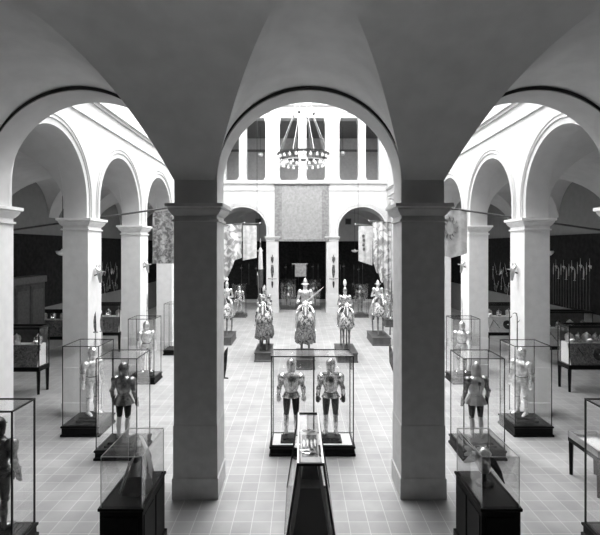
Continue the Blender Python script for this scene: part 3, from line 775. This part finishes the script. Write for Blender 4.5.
# ------------------------------------------------------------------ pedestal cases left and right
def pedestal_case(label, x0, x1, y0, y1, zp=1.0, zg=.66):
    t = thing('pedestal_case', label, 'display case', ((x0+x1)/2,(y0+y1)/2,0)); hx, hy = (x1-x0)/2,(y1-y0)/2
    MB().rect_stack(0,0,[(hx+.03,hy+.03,0),(hx+.03,hy+.03,.12),(hx,hy,.14),(hx,hy,zp-.05),(hx+.015,hy+.015,zp-.04),(hx+.02,hy+.02,zp-.03),(hx+.02,hy+.02,zp)]).build('body','ebony',t)
    for sx in (-1,1):
        for sy in (-1,1):
            MB().box(*sorted((sx*hx,sx*(hx+.012))), sy*hy*.5-hy*.4, sy*hy*.5+hy*.4, .2, zp-.12).build('side_panel','ebony',t)
    MB().box(-hx+.06,hx-.06,-hy-.012,-hy,.2,zp-.12).build('front_panel','ebony',t)
    e=.004; gx, gy = hx-.012, hy-.012
    g = lambda *a_: MB().box(*a_).build('glass_pane','glass',t)
    for sy in (-1,1): g(-gx,gx,sy*gy-e,sy*gy+e,zp,zp+zg)
    for sx in (-1,1): g(sx*gx-e,sx*gx+e,-gy+.005,gy-.005,zp,zp+zg)
    g(-gx,gx,-gy,gy,zp+zg,zp+zg+.008)
    f = MB(); 
    for sx in (-1,1):
        for sy in (-1,1): f.box(sx*gx-.004,sx*gx+.004,sy*gy-.004,sy*gy+.004,zp,zp+zg)
    for sy in (-1,1): f.box(-gx,gx,sy*gy-.003,sy*gy+.003,zp+zg,zp+zg+.01)
    for sx in (-1,1): f.box(sx*gx-.003,sx*gx+.003,-gy,gy,zp+zg,zp+zg+.01)
    f.build('corner_strip','greyleg',t)
pedestal_case('black wooden pedestal with glass hood at lower left holding a pointed saddle', -2.78,-2.22,6.05,7.04)
pedestal_case('black wooden pedestal with glass hood at lower right holding a winged helmet', 2.21,2.72,6.05,7.04)
# saddle (left)
t = thing('saddle', 'dark peaked saddle with a pale flap inside the lower left glass hood', 'saddle', (-2.47,6.62,1.0), .15)
MB().loft([((0,-.30,.02),.17,.02),((0,-.22,.20),.12,.10),((0,-.05,.28),.10,.12),((0,.12,.30),.12,.12),((0,.26,.20),.15,.08),((0,.34,.04),.16,.02)],14,ref=(1,0,0)).build('seat','leather',t,True)
MB().loft([((0,-.05,.0),.21,.30),((0,-.04,.14),.16,.22),((-.01,-.03,.32),.07,.11),((-.02,-.02,.44),.035,.06),((-.02,-.02,.48),.015,.03)],14).build('pommel','leather',t,True)
MB().tube([(-.02,-.02,.48),(-.10,-.12,.34),(-.17,-.20,.16),(-.21,-.24,.03)],.010,6).build('strap','greyleg',t,True)
MB().tube([(-.03,.02,.46),(-.13,-.02,.33),(-.19,-.08,.15)],.008,6).build('strap','greyleg',t,True)
MB().loft([((.13,.10,.03),.04,.08),((.14,.13,.20),.03,.13),((.08,.20,.42),.02,.15),((-.02,.28,.60),.012,.13)],12).build('glare','cream',t,True)  # pale sheet put in for a white reflection on the hood glass
MB().loft([((.0,.25,.10),.14,.02),((0,.29,.30),.13,.02),((0,.33,.42),.07,.015)],12).build('cantle','steel',t,True)
# winged helmet (right)
t = thing('winged_helmet', 'parade helmet with pale wings and long dark beak inside the lower right glass hood', 'helmet', (2.49,6.66,1.0), .0, None, 1.15)
MB().loft([((0,0,0),.11,.11),((0,0,.03),.10,.10),((0,0,.05),.03,.03),((0,0,.18),.025,.025)],14).build('stand','ebony',t,True)
MB().loft([((0,0,.16),.06,.06),((0,.0,.22),.085,.09),((-.01,0,.32),.10,.115),((-.01,0,.40),.09,.105),((-.01,0,.45),.05,.06),((-.01,0,.465),.015,.02)],16).tube([(.09,0,.38),(.02,0,.47),(-.08,0,.45),(-.12,0,.36)],[.006,.016,.016,.008],8).build('skull','bright',t,True,angle=60)
MB().loft([((.03,-.04,.36),.06,.055),((.08,-.06,.30),.045,.05),((.14,-.10,.20),.028,.035),((.19,-.14,.08),.004,.006)],10,ref=(0,1,0)).build('beak','black',t,True)
for s, dz in ((1,.0),(-1,.06)):
    for k in range(4):
        MB().loft([((-.05,.02+s*.05,.36),.026,.014),((-.12-.005*k,.05+s*(.04+.03*k),.30+.04*k+dz*.4),.046,.014),((-.19+.015*k,.12+s*(.05+.04*k),.20+.08*k+dz),.016,.006)],8,ref=(0,1,1)).build('wing_feather','cream',t,True)

# ------------------------------------------------------------------ desk case at right
t = thing('desk_case', 'flat glass-topped desk case on black legs at the right edge', 'display case', (5.345,8.58,0))
hx, hy = .275,.46
MB().box(-hx,hx,-hy,hy,.64,.72).build('apron','ebony',t); MB().box(-hx+.015,hx-.015,-hy+.015,hy-.015,.72,.735).build('bed','panel',t)
f = MB()
for sx in (-1,1): f.box(sx*(hx-.012)-.012,sx*(hx-.012)+.012,-hy,hy,.72,.84)
for sy in (-1,1): f.box(-hx,hx,sy*(hy-.012)-.012,sy*(hy-.012)+.012,.72,.84)
f.build('frame','greyleg',t)
MB().box(-hx+.024,hx-.024,-hy+.024,hy-.024,.832,.838).build('glass_pane','glass',t)
for sx in (-1,1):
    for sy in (-1,1):
        MB().loft([((sx*(hx-.04),sy*(hy-.04),.64),.050,.050),((sx*(hx-.04),sy*(hy-.04),0),.036,.036)],4,sq=1).build('leg','ebony',t)
o = MB().sheet([[(-.17+.34*i/6, -.26+.55*j/8, .004*sin(i*1.3+j)) for j in range(9)] for i in range(7)],.003,(0,0,1)).build('document','paper',None,True)
o.location=(5.36,8.60,.742); tag(o,'white sheet of paper lying in the desk case at the right edge','paper')

# ------------------------------------------------------------------ table cases in the aisles
def helmet_small(mb, c, r):
    x,y,z = c
    mb.loft([((x,y,z),r*.9,r*.9),((x,y,z+r*.5),r*.85,r*.9),((x,y,z+r*1.1),r,r*1.15),((x,y,z+r*1.8),r*.85,r),((x,y,z+r*2.2),r*.3,r*.4)],12)
    mb.loft([((x,y-r*.7,z+r*.7),r*.7,r*.5),((x,y-r*1.4,z+r*.8),r*.3,r*.25),((x,y-r*1.7,z+r*.85),r*.08,r*.08)],8)
    mb.tube([(x,y-r,z+r*1.7),(x,y,z+r*2.4),(x,y+r,z+r*1.8)],[r*.06,r*.14,r*.06],6)
def table_case(label, x0, x1, y0, y1, ztop=2.03, sgn=1, where='', board='dpanel', nh=4, shield=True, ztb=.72):
    cx, cy = (x0+x1)/2,(y0+y1)/2; hx, hy = (x1-x0)/2,(y1-y0)/2
    t = thing('table_case', label, 'display case', (cx,cy,0))
    MB().box(-hx,hx,-hy,hy,ztb-.03,ztb+.10).build('table_top','ebony',t,bevel=.008)
    for sx in (-1,1):
        for sy in (-1,1):
            MB().loft([((sx*(hx-.05),sy*(hy-.05),ztb-.03),.062,.062),((sx*(hx-.05),sy*(hy-.05),0),.042,.042)],4).build('leg','ebony',t)
    f = MB(); b=.018
    for sx in (-1,1):
        for sy in (-1,1): f.box(sx*(hx-b)-b*.7,sx*(hx-b)+b*.7,sy*(hy-b)-b*.7,sy*(hy-b)+b*.7,ztb+.1,ztop)
    for sy in (-1,1): f.box(-hx,hx,sy*(hy-b)-b,sy*(hy-b)+b,ztop-.07,ztop)
    for sx in (-1,1): f.box(sx*(hx-b)-b,sx*(hx-b)+b,-hy,hy,ztop-.07,ztop)
    f.build('frame','bronze',t)
    e=.003
    for sy in (-1,1): MB().box(-hx+.035,hx-.035,sy*(hy-b)-e,sy*(hy-b)+e,ztb+.1,ztop-.07).build('glass_pane','glass',t)
    for sx in (-1,1): MB().box(sx*(hx-b)-e,sx*(hx-b)+e,-hy+.035,hy-.035,ztb+.1,ztop-.07).build('glass_pane','glass',t)
    MB().box(-hx+.035,hx-.035,-hy+.035,hy-.035,ztop-.04,ztop-.034).build('glass_pane','glass',t)
    # stepped stand with sloping board
    MB().poly_prism([(-hy+.07,ztb+.102),(hy-.07,ztb+.102),(hy-.07,ztb+.72),(-hy+.26,ztb+.72)],-hx+.1,hx-.1,'x').build('board',board,t)
    MB().box(-hx+.1,hx-.1,-hy+.25,hy-.07,ztb+.722,ztb+.745).build('shelf','white',t)
    MB().box(-hx+.05,hx-.05,hy-.06,hy-.045,ztb+.102,ztop-.08).build('back_board','leather',t)
    for sx in (-1,1):
        MB().poly_prism([(-hy+.06,ztb+.102),(hy-.07,ztb+.102),(hy-.07,ztb+.74),(-hy+.25,ztb+.74)],*sorted((sx*(hx-.098),sx*(hx-.085))),'x').build('end_panel','white',t)
    for k in range(nh):
        hm = MB(); helmet_small(hm,(0,0,0),.125); x = x0+.22+(x1-x0-.44)*k/max(1,nh-1)
        o = hm.build('helmet', 'bright' if (k%2==0) else 'steel', None, True)
        o.location = (x, cy+.05, ztb+.746); o.rotation_euler=(0,0,.3*(-1)**k)
        tag(o, 'steel helmet on the shelf of %s, %s from left' % (where, ORD[k]), 'helmet', 'helmets on the shelf of '+where)
    # small arms fixed on the sloping board
    sl = math.atan2(.618,.19); n = 7
    for k in range(n):
        x = x0+.2+(x1-x0-.4)*k/(n-1)
        if shield and k in (2,3): continue
        yy = y0+.07+.19*.45; zz = ztb+.102+.618*.45
        d = dagger('small weapon on the board of %s, %s from left' % (where, ORD[k]), (x,yy-.02,zz), (.5 if k%2 else -.5), .42, 'small weapons on the board of '+where, name='dagger', tilt=0)
        d.rotation_euler = (Matrix.Rotation(sl,3,'X') @ Matrix.Rotation(.6 if k%2 else -.5,3,'Z')).to_euler()
    if shield:
        x = x0+.2+(x1-x0-.4)*2.5/(n-1); yy = y0+.07+.19*.5-.03; zz = ztb+.102+.618*.5
        s_ = thing('shield','dark round shield on the sloping board of '+where,'shield',(x,yy,zz)); s_.rotation_euler=(sl-PI/2,0,0)
        MB().loft([((0,.03,0),.19,.19),((0,.0,0),.17,.17),((0,-.03,0),.05,.05),((0,-.05,0),.012,.012)],20,ref=(1,0,0)).build('face','black',s_,True)
        MB().loft([((0,-.03,0),.04,.04),((0,-.06,0),.01,.01)],10,ref=(1,0,0)).build('boss','steel',s_,True)
table_case('table case with weapons and helmets in the right aisle, nearest the right edge', 8.03,10.4,14.1,14.75, where='the near right aisle case', nh=8)
table_case('table case in the left aisle seen beside the pale left corner pillar', -10.4,-7.97,13.86,14.45, where='the near left aisle case', shield=False)
table_case('table case in the right aisle seen between the second and third pillars', 7.78,9.9,19.6,20.3, where='the middle right aisle case', board='panel', nh=5)
table_case('table case in the left aisle seen between the second and third pillars', -9.9,-7.78,19.6,20.3, where='the middle left aisle case', nh=5, shield=False)
table_case('shelf case against the right aisle wall behind the near table case', 9.0,10.8,17.3,17.9, where='the wall-side right aisle case', board='panel', nh=4, shield=False, ztb=.62)
table_case('wall case with rows of small arms against the left aisle wall', -10.9,-9.3,18.7,19.3, ztop=1.85, where='the wall-side left aisle case', nh=4, shield=False)

t = thing('cabinet','tall dark wooden cabinet against the left aisle wall behind the near table case','cabinet',(-10.65,17.1,0))
MB().box(-.24,.24,-1.5,1.5,0,3.05).build('body','panelling',t,bevel=.01)
MB().box(-.28,.30,-1.56,1.56,3.05,3.3).build('cornice','wood',t,bevel=.02)
for k in range(3):
    d_ = MB().box(.24,.27,-1.44+.97*k,-.52+.97*k,.2,2.95).build('door','panelling',t,bevel=.006)
    MB().box(.27,.285,-1.34+.97*k,-.62+.97*k,.35,2.8).build('panel','leather',d_,bevel=.006)
# ------------------------------------------------------------------ polearms
def polearm(label, p0, p1, kind='glaive', name='polearm', group=None, m='wood', blade=.42, hm='steel', rz=0, wide=1):
    p0, p1 = Vector(p0), Vector(p1); L = (p1-p0).length
    t = thing(name, label, 'polearm', p0, 0, group)
    q = (p1-p0).to_track_quat('Z','Y'); t.rotation_euler = (q.to_matrix() @ Matrix.Rotation(rz,3,'Z')).to_euler()
    MB().tube([(0,0,0),(0,0,L-blade)],.016,8).build('shaft', m, t, True)
    b = MB(); z = L-blade
    if kind == 'glaive':
        b.poly_prism([(-.02,z),(.02,z),(.05,z+blade*.25),(.055,z+blade*.55),(.03,z+blade*.85),(0,z+blade),(-.012,z+blade*.6),(-.02,z+blade*.3)],-.006,.006)
        b.box(-.06,.06,-.012,.012,z-.015,z+.01)
    elif kind == 'halberd':
        b.poly_prism([(-.012,z),(.012,z),(.012,z+blade*.3),(.10,z+blade*.2),(.12,z+blade*.45),(.012,z+blade*.5),(.008,z+blade*.7),(0,z+blade),(-.008,z+blade*.7),(-.012,z+blade*.5),(-.09,z+blade*.42),(-.012,z+blade*.3)],-.006,.006)
    elif kind == 'hook':
        b.tube([(0,0,z),(0,0,z+blade*.7),(.02,0,z+blade*.95),(.08,0,z+blade),(.12,0,z+blade*.92)],[.014,.012,.014,.012,.004],6)
        b.tube([(0,0,z+blade*.35),(-.05,0,z+blade*.45),(-.07,0,z+blade*.55)],[.01,.009,.003],6)
    else:
        b.loft([((0,0,z),.014,.014),((0,0,z+blade*.25),.016,.012),((0,0,z+blade*.5),.035,.008),((0,0,z+blade),.002,.002)],8)
    b.xf(Matrix.Diagonal((wide,1,1,1))); b.build('head', hm, t)
    return t
polearm('dark bladed polearm leaning behind the near left pillar', (-1.97,9.13,0), (-1.585,9.16,2.45), m='wood', hm='dsteel', blade=.62, rz=PI/2+.2, wide=1.7)
polearm('dark leaf-bladed polearm leaning behind the near right pillar', (2.05,9.13,0), (1.60,9.16,2.55), kind='spear', m='wood', hm='dsteel', blade=.8, wide=1.9, rz=PI/2)
for k,(y,x) in enumerate(((12.28,-5.60),(12.68,-5.60))):
    polearm('slender dark-bladed polearm standing against the second left pillar, %s' % ('nearer one' if k==0 else 'farther one'), (x,y,0), (x+.02,y,2.72-.05*k), m='pwood', hm='dsteel', blade=.55, rz=.1+PI/2)
for k,(y,x) in enumerate(((12.28,5.60),(12.62,5.55))):
    polearm('hook-headed polearm standing against the second right pillar, %s' % ('nearer one' if k==0 else 'farther one'), (x,y,0), (x,y,2.68+.06*k), kind='hook', m='wood', hm='black', blade=.4)
polearm('slender polearm standing against the third left pillar', (-5.6,16.4,0), (-5.58,16.4,2.78), m='pwood', hm='dsteel', blade=.6)
polearm('slender polearm standing against the third right pillar', (5.6,16.4,0), (5.58,16.4,2.7), kind='spear', m='pwood', hm='greyleg', blade=.5)
for k in range(14):
    y = 20.25-.195*k
    polearm('pale-tipped polearm hung upright on the dark right aisle wall, %s from the left' % ORD[k], (AO-.08,y,1.95+.05*sin(k)), (AO-.08,y,3.75+.18*sin(k*2.1)+.1*(k>8)), kind=('spear','halberd','glaive')[k%3], group='polearms on the dark right aisle wall', m='wood', hm='greyleg', blade=.5, rz=PI/2)
for k, x in enumerate((-4.9,-4.3,-3.7,-3.1,-1.3,-.8,-.3,.4,.9,1.3,2.8,3.1,3.4,4.2,4.6,4.9)):
    polearm('dim polearm hung on the dark wall behind the far arches, %s from the left' % ORD[k], (x,YB-.1,1.4), (x,YB-.1,3.1+.12*sin(k*1.7)), kind=('halberd','spear')[k%2], group='polearms on the wall behind the far arches', m='wood', hm='dsteel', blade=.5)

# swords / small arms on the aisle walls
def sword(label, loc, ang, sx, L=.8, group=None, m='greyleg'):
    t = thing('sword', label, 'sword', loc, 0, group)
    t.rotation_euler = (Matrix.Rotation(PI/2,3,'Z') @ Matrix.Rotation(ang,3,'Y')).to_euler()
    MB().loft([((0,0,0),.024,.004),((0,0,L*.6),.02,.004),((0,0,L*.8),.002,.001)],6).build('blade',m,t)
    MB().tube([(-.09,0,0),(.09,0,0)],.011,6).build('crossguard',m,t,True)
    MB().tube([(0,0,-.01),(0,0,-.15)],.013,6).ell((0,0,-.17),.026,.026,.026,8,5).build('hilt',m,t,True)
    return t
for sg, sd, ys in ((-1,'left',(24.2,27.4)),(1,'right',(23.3,26.8))):
    for k in range(16):
        row, c = divmod(k,8)
        y = ys[0]+(ys[1]-ys[0])*(c+.5*(row))/8
        sword('pale sword on the dark %s aisle wall, %s row, %s from near end' % (sd, 'upper' if row else 'lower', ORD[c]), (sg*(AO-.08), y, 2.35+.75*row+.06*sin(k*2.2)), .5*sin(k*1.9)+ (PI if k%3==0 else 0), sg, .75, 'swords on the dark %s aisle wall' % sd, ('greyleg','bright')[k%2])
    for k in range(5):
        y = ys[0]+.3+.65*k
        s_ = thing('shield','small round shield on the dark %s aisle wall, %s from the near end' % (sd, ORD[k]),'shield',(sg*(AO-.12),y,2.15+.95*(k%2)),0,'shields on the dark %s aisle wall' % sd)
        MB().loft([((sg*.05,0,0),.17,.17),((0,0,0),.15,.15),((-sg*.04,0,0),.04,.04)],18,ref=(0,1,0)).build('face','steel' if k%2 else 'dsteel',s_,True)

# trophies on pillars: horse head armour
def chanfron(label, loc, rz):
    t = thing('chanfron', label, 'horse armour', loc, rz, None, .8)
    MB().loft([((0,-.06,.26),.07,.05),((0,-.14,.16),.105,.075),((0,-.17,.02),.085,.07),((0,-.19,-.14),.062,.055),((0,-.21,-.24),.05,.045)],12).build('face_plate','greyleg',t,True)
    for s in (-1,1):
        MB().loft([((s*.06,-.08,.22),.03,.02),((s*.10,-.12,.32),.028,.016),((s*.11,-.14,.38),.006,.006)],8).build('ear_guard','bright',t,True)
        MB().torus((s*.085,-.18,.10),.03,.010,n=14,m=6).build('eye_guard','bright',t,True)
    MB().loft([((0,-.21,.12),.03,.03),((0,-.30,.13),.02,.02),((0,-.38,.15),.004,.004)],8,ref=(1,0,0)).build('spike','steel',t,True)
    MB().tube([(0,0,.0),(0,-.12,.05)],.025,8).build('bracket','iron',t)
chanfron('horse head armour fixed to the court side of the second left pillar', (-CX,12.45,3.66), PI/2)
chanfron('horse head armour fixed to the court side of the second right pillar', (CX,12.45,3.72), -PI/2)
chanfron('horse head armour fixed to the court side of the third left pillar', (-CX,16.35,3.72), PI/2)
chanfron('horse head armour fixed to the court side of the third right pillar', (CX,16.35,3.72), -PI/2)

# arms hung on the far pillars
for x, w_ in ((-2.03,'left'),(2.1,'right')):
    t = thing('sword','dark hanging sword with crossguard on the white far pillar %s of the tapestry' % w_,'sword',(x,DF-.03,0))
    MB().loft([((0,0,3.25),.07,.02),((0,0,2.85),.11,.02),((0,0,2.45),.05,.02),((0,0,2.2),.01,.01)],8).build('scabbard','dsteel',t,True)
    MB().tube([(-.3,0,2.35),(.3,0,2.35)],.03,6).build('crossguard','dsteel',t); MB().loft([((0,0,2.15),.06,.02),((0,0,1.95),.07,.02),((0,0,1.7),.02,.02)],8).build('blade','black',t)
    t = thing('shield','small dark shield high on the white far pillar %s of the tapestry' % w_,'shield',(x,DF-.03,3.55))
    MB().poly_prism([(-.10,.25),(.10,.25),(.10,.02),(0,-.18),(-.10,.02)],-.02,.02).build('face','dsteel',t)
    MB().tube([(0,0,.25),(0,.0,.4)],.02,6).build('hook','iron',t)

# ------------------------------------------------------------------ tapestry
t = thing('tapestry','large faded woven tapestry hanging on the far wall above the middle arch','tapestry',(-.04,DF-.06,0))
def wave(x0,x1,z0,z1,nx=24,nz=16,A=.02,off=0): return [[(x0+(x1-x0)*i/nx, off+A*sin((x0+(x1-x0)*i/nx)*7), z0+(z1-z0)*j/nz) for j in range(nz+1)] for i in range(nx+1)]
MB().sheet(wave(-1.35,1.35,5.0,8.5),.012).build('field','tapestry',t,True)
for a_,b_ in ((-1.82,-1.35),(1.35,1.82)): MB().sheet(wave(a_,b_,4.85,8.62,6,16),.012).build('side_border','tapborder',t,True)
MB().sheet(wave(-1.35,1.35,4.85,5.0,24,2),.012).build('lower_border','tapborder',t,True)
MB().sheet(wave(-1.35,1.35,8.5,8.62,24,2),.012).build('upper_border','tapborder',t,True)
MB().tube([(-1.9,0,8.65),(1.9,0,8.65)],.03,8).build('rod','iron',t)
t = thing('small_banner','small pale square banner hanging in the middle far arch above the horseman','banner',(-.12,DF+.2,0))
MB().sheet([[(-.38+.76*i/8,.01*sin(i),2.45+.85*j/6) for j in range(7)] for i in range(9)],.01).build('cloth','tapborder',t,True)
MB().tube([(-.6,0,3.32),(.5,0,3.32)],.018,6).build('rod','pwood',t); MB().tube([(-.05,0,3.33),(-.05,0,CROWN)],.008,5).build('cord','iron',t)

# ------------------------------------------------------------------ banners
def banner(label, x0, x1, y, ztop, zbot, m, pole=None, name='banner', amp=.03, freq=14, dy=0, n=18, k=14, wire=None):
    """zbot: function u->z"""
    t = thing(name, label, 'banner', ((x0+x1)/2, y, 0)); w = x1-x0; cx = (x0+x1)/2
    G = []
    for i in range(n+1):
        u = i/n; zb = zbot(u); zt = ztop(u) if callable(ztop) else ztop
        G.append([(x0-cx+w*u, dy*u+amp*sin(freq*u+ .8*j/k)*(1-.5*j/k), zb+(zt-zb)*j/k) for j in range(k+1)])
    MB().sheet(G,.008).build('cloth', m, t, True)
    if pole:
        (a,b,c),(d,e,f_) = pole
        MB().tube([(a-cx,b-y,c),(d-cx,e-y,f_)],.028,8).build('pole','wood',t,True)
        MB().ell((d-cx,e-y,f_),.05,.05,.06,8,5).build('finial','greyleg',t,True)
    if wire:
        MB().tube([(wire[0]-cx,0,wire[2]),(wire[0]-cx,0,wire[1])],.012,5).build('wire','iron',t)
    return t
banner('patterned brocade pennant hanging from a long pole left of the near left pillar', -4.62,-3.85,14.0,lambda u:5.47+.12*u,lambda u:3.93,'flagB',((-11.0,14.0,4.64),(-3.75,14.0,5.67)))
banner('pale banner with dark wreath figure on a pole right of the near right pillar', 4.02,4.90,14.0,lambda u:5.66-.10*u,lambda u:4.1+.25*abs(u-.45),'flagC',((11.0,14.0,4.64),(3.9,14.0,5.67)))
w = thing('wreath_emblem','dark round wreath emblem on the pale banner right of the near right pillar','emblem',(0,0,0))
bpy.data.objects.remove(w)
_b = [o for o in COL.objects if o.get('label','').startswith('pale banner with dark wreath')][0]
e_ = MB()
for q in range(12):
    a = 2*PI*q/12; e_.loft([((.12*cos(a),-.05,5.0+.2*sin(a)),.035,.004),((.2*cos(a),-.05,5.0+.29*sin(a)),.05,.004),((.27*cos(a+.2),-.05,5.0+.37*sin(a+.2)),.01,.003)],6,ref=(0,1,0))
e_.build('wreath','dsteel',_b).location=(-.1,0,0)
banner('broad faded silk flag drooping to a point in front of the left far arch', -4.25,-3.25,24.5,lambda u:5.62+.1*u,lambda u:3.75-1.75*max(0,(.62-u))**.7 if u<.62 else 3.75+.35*(u-.62),'flagA',((-5.74,24.5,5.35),(-3.1,24.5,5.72)),amp=.12,freq=9)
banner('pale square banner beside the drooping silk flag in the left far arch', -3.27,-2.52,25.2,5.62,lambda u:3.72+.15*u,'flagC',((-5.74,25.2,5.55),(-2.35,25.2,5.74)),wire=(-2.5,5.7,15.0))
banner('pale banner with dark figures hanging in the right far arch', 3.02,3.78,25.2,lambda u:5.60,lambda u:3.70-.25*u,'flagC',((5.74,25.2,5.5),(2.85,25.2,5.68)),wire=(3.0,5.66,15.0))
_b = [o for o in COL.objects if o.get('label','').startswith('pale banner with dark figures')][0]
e_ = MB()
for q in range(4): e_.ell((-.12+.03*(q%2),-.06,5.05-.24*q),.075,.01,.085,8,5)
e_.build('figures','dsteel',_b)
banner('ragged striped banner draped low beside the right far arch', 3.55,4.50,23.6,lambda u:5.72,lambda u:3.6-1.9*u+.10*sin(u*25),'flagA',((5.74,23.6,5.6),(3.35,23.6,5.78)),amp=.07,freq=22)
banner('long narrow fringed banner hanging against the right arcade', 4.32,4.92,22.8,6.75,lambda u:2.3+.1*sin(u*30),'flagC',((5.74,22.8,6.6),(4.2,22.8,6.84)),amp=.05,freq=16)
# standing furled flag at left
t = thing('furled_flag','tall furled pale flag on a dark staff beside the left far pillar','flag',(-2.55,28.0,0))
MB().tube([(0,0,0),(0,0,4.75)],.03,8).build('staff','wood',t,True)
MB().loft([((0,0,3.1),.14,.10),((0,0,3.6),.13,.11),((0,0,4.3),.11,.09),((0,0,4.42),.05,.05)],12).build('cloth','panel',t,True)
MB().loft([((0,0,2.0),.12,.09),((0,0,2.6),.15,.11),((0,0,3.12),.14,.10)],12).build('lower_cloth','leather',t,True)
MB().loft([((0,0,4.7),.03,.03),((0,0,4.8),.045,.02),((0,0,5.0),.004,.004)],8).build('finial','steel',t,True)
MB().loft([((0,0,0),.22,.22),((0,0,.06),.2,.2),((0,0,.1),.05,.05)],16).build('foot','iron',t,True)

# ------------------------------------------------------------------ chandelier
t = thing('chandelier','two-tier ring chandelier with white bulbs hanging in the middle of the court','chandelier',(-.02,20.0,0))
R1, R2, Z1, Z2 = 1.12, .95, 8.36, 8.10
def band(R, z, hgt, th=.02, n=64):
    mb = MB(); prof = [(R-th,z),(R+th,z),(R+th,z+hgt),(R-th,z+hgt)]
    L = [[mb.bm.verts.new((r*cos(2*PI*i/n), r*sin(2*PI*i/n), zz)) for r, zz in prof] for i in range(n)]
    for i in range(n):
        A,B = L[i],L[(i+1)%n]
        for k in range(4): mb.bm.faces.new((A[k],B[k],B[(k+1)%4],A[(k+1)%4]))
    return mb
band(R1,Z1,.10).build('upper_ring','iron',t,True,angle=30); band(R2,Z2,.05).build('lower_ring','greyleg',t,True,angle=30)
band(.45,10.12,.06).build('crown_ring','white',t,True,angle=30)
for k in range(8):
    a = 2*PI*(k+.5)/8
    MB().tube([(.45*cos(a),.45*sin(a),10.12),(R1*cos(a),R1*sin(a),Z1+.1)],.009,6).build('rod','greyleg',t)
    MB().tube([(.45*cos(a),.45*sin(a),10.18),(0.05*cos(a),.05*sin(a),12.6)],.007,5).build('chain','white',t)
    MB().ell((.47*cos(a),.47*sin(a),10.15),.06,.06,.06,8,5).build('knob','iron' if k%2 else 'white',t,True)
    MB().tube([(R1*cos(a),R1*sin(a),Z1),(R2*cos(a),R2*sin(a),Z2+.04)],.010,5).build('strut','iron',t)
MB().tube([(0,0,12.55),(0,0,TOP)],.02,6).build('stem','iron',t)
def bulb(a, R, z):
    o = MB().loft([((0,0,0),.025,.025),((0,0,-.05),.035,.035),((0,0,-.12),.07,.07),((0,0,-.17),.065,.065),((0,0,-.20),.02,.02)],10).build('light_bulb','bulb',t,True)
    o.location=(R*cos(a),R*sin(a),z); o.scale=(.8,.8,.8)
for k in range(24): bulb(2*PI*k/24, R1, Z1)
for k in range(20): bulb(2*PI*(k+.5)/20, R2, Z2)

# pendant lamps
def pendant(label, x, y, z, ztop, r=.16, bowl=True):
    t = thing('pendant_lamp', label, 'lamp', (x,y,z))
    MB().tube([(0,0,.1),(0,0,ztop-z)],.012,6).build('rod','iron',t)
    if bowl: MB().loft([((0,0,-.12),.03,.03),((0,0,-.10),r*.6,r*.6),((0,0,-.03),r*.93,r*.93),((0,0,.04),r,r),((0,0,.05),r*.9,r*.9)],18).build('glass_bowl','bulb',t,True)
    else: MB().ell((0,0,0),r,r,r*.8,16,9).build('glass_globe','bulb',t,True)
    MB().loft([((0,0,.05),r*.35,r*.35),((0,0,.12),.03,.03)],12).build('cap','white',t,True)
pendant('white bowl lamp hanging in the left aisle beside the second left pillar', -8.47,16.2,4.25,7.2,.22)
pendant('white bowl lamp hanging in the right aisle beside the second right pillar', 8.26,15.8,4.25,7.2,.22)
pendant('white bowl lamp hanging inside the right far arch', 3.86,34.0,4.2,7.2,.26)
pendant('white bowl lamp hanging inside the left far arch', -3.2,35.0,4.2,7.2,.26)
pendant('white globe lamp in the upper loggia left of the chandelier', -3.05,34,11.25,13.3,.2,False)
pendant('white globe lamp in the upper loggia right of the chandelier', 2.98,34,11.35,13.3,.2,False)
scene.cycles.transparent_max_bounces = 48
scene.cycles.max_bounces = 12
scene.cycles.diffuse_bounces = 8
# small wall vents seen through the far arches
for x, w_ in ((-3.55,'left'),(3.75,'right')):
    t = thing('wall_vent','small dark square vent on the wall inside the %s far arch' % w_,'vent',(x,YB-.02,6.55)); MB().box(-.25,.25,-.03,.02,-.25,.25).build('frame','dado',t); MB().box(-.2,.2,-.035,-.02,-.2,.2).build('grille','iron',t)

# ------------------------------------------------------------------ camera, world, exposure
cam = bpy.data.cameras.new('camera'); co = bpy.data.objects.new('camera', cam); COL.objects.link(co)
co.location = (-.162, 0, 4.4); co.rotation_euler = (PI/2, 0, 0)
cam.sensor_width = 36; cam.lens = 463/600*36; cam.shift_y = -19.5/600; cam.clip_start = .05; cam.clip_end = 200
scene.camera = co
wd = bpy.data.worlds.new('world'); scene.world = wd; wd.use_nodes = True
wd.node_tree.nodes['Background'].inputs[0].default_value = (.8,.8,.8,1); wd.node_tree.nodes['Background'].inputs[1].default_value = .3
vs = scene.view_settings; vs.view_transform = 'Standard'; vs.look = 'None'; vs.gamma = 1; vs.use_curve_mapping = False
vs.exposure = 0.24
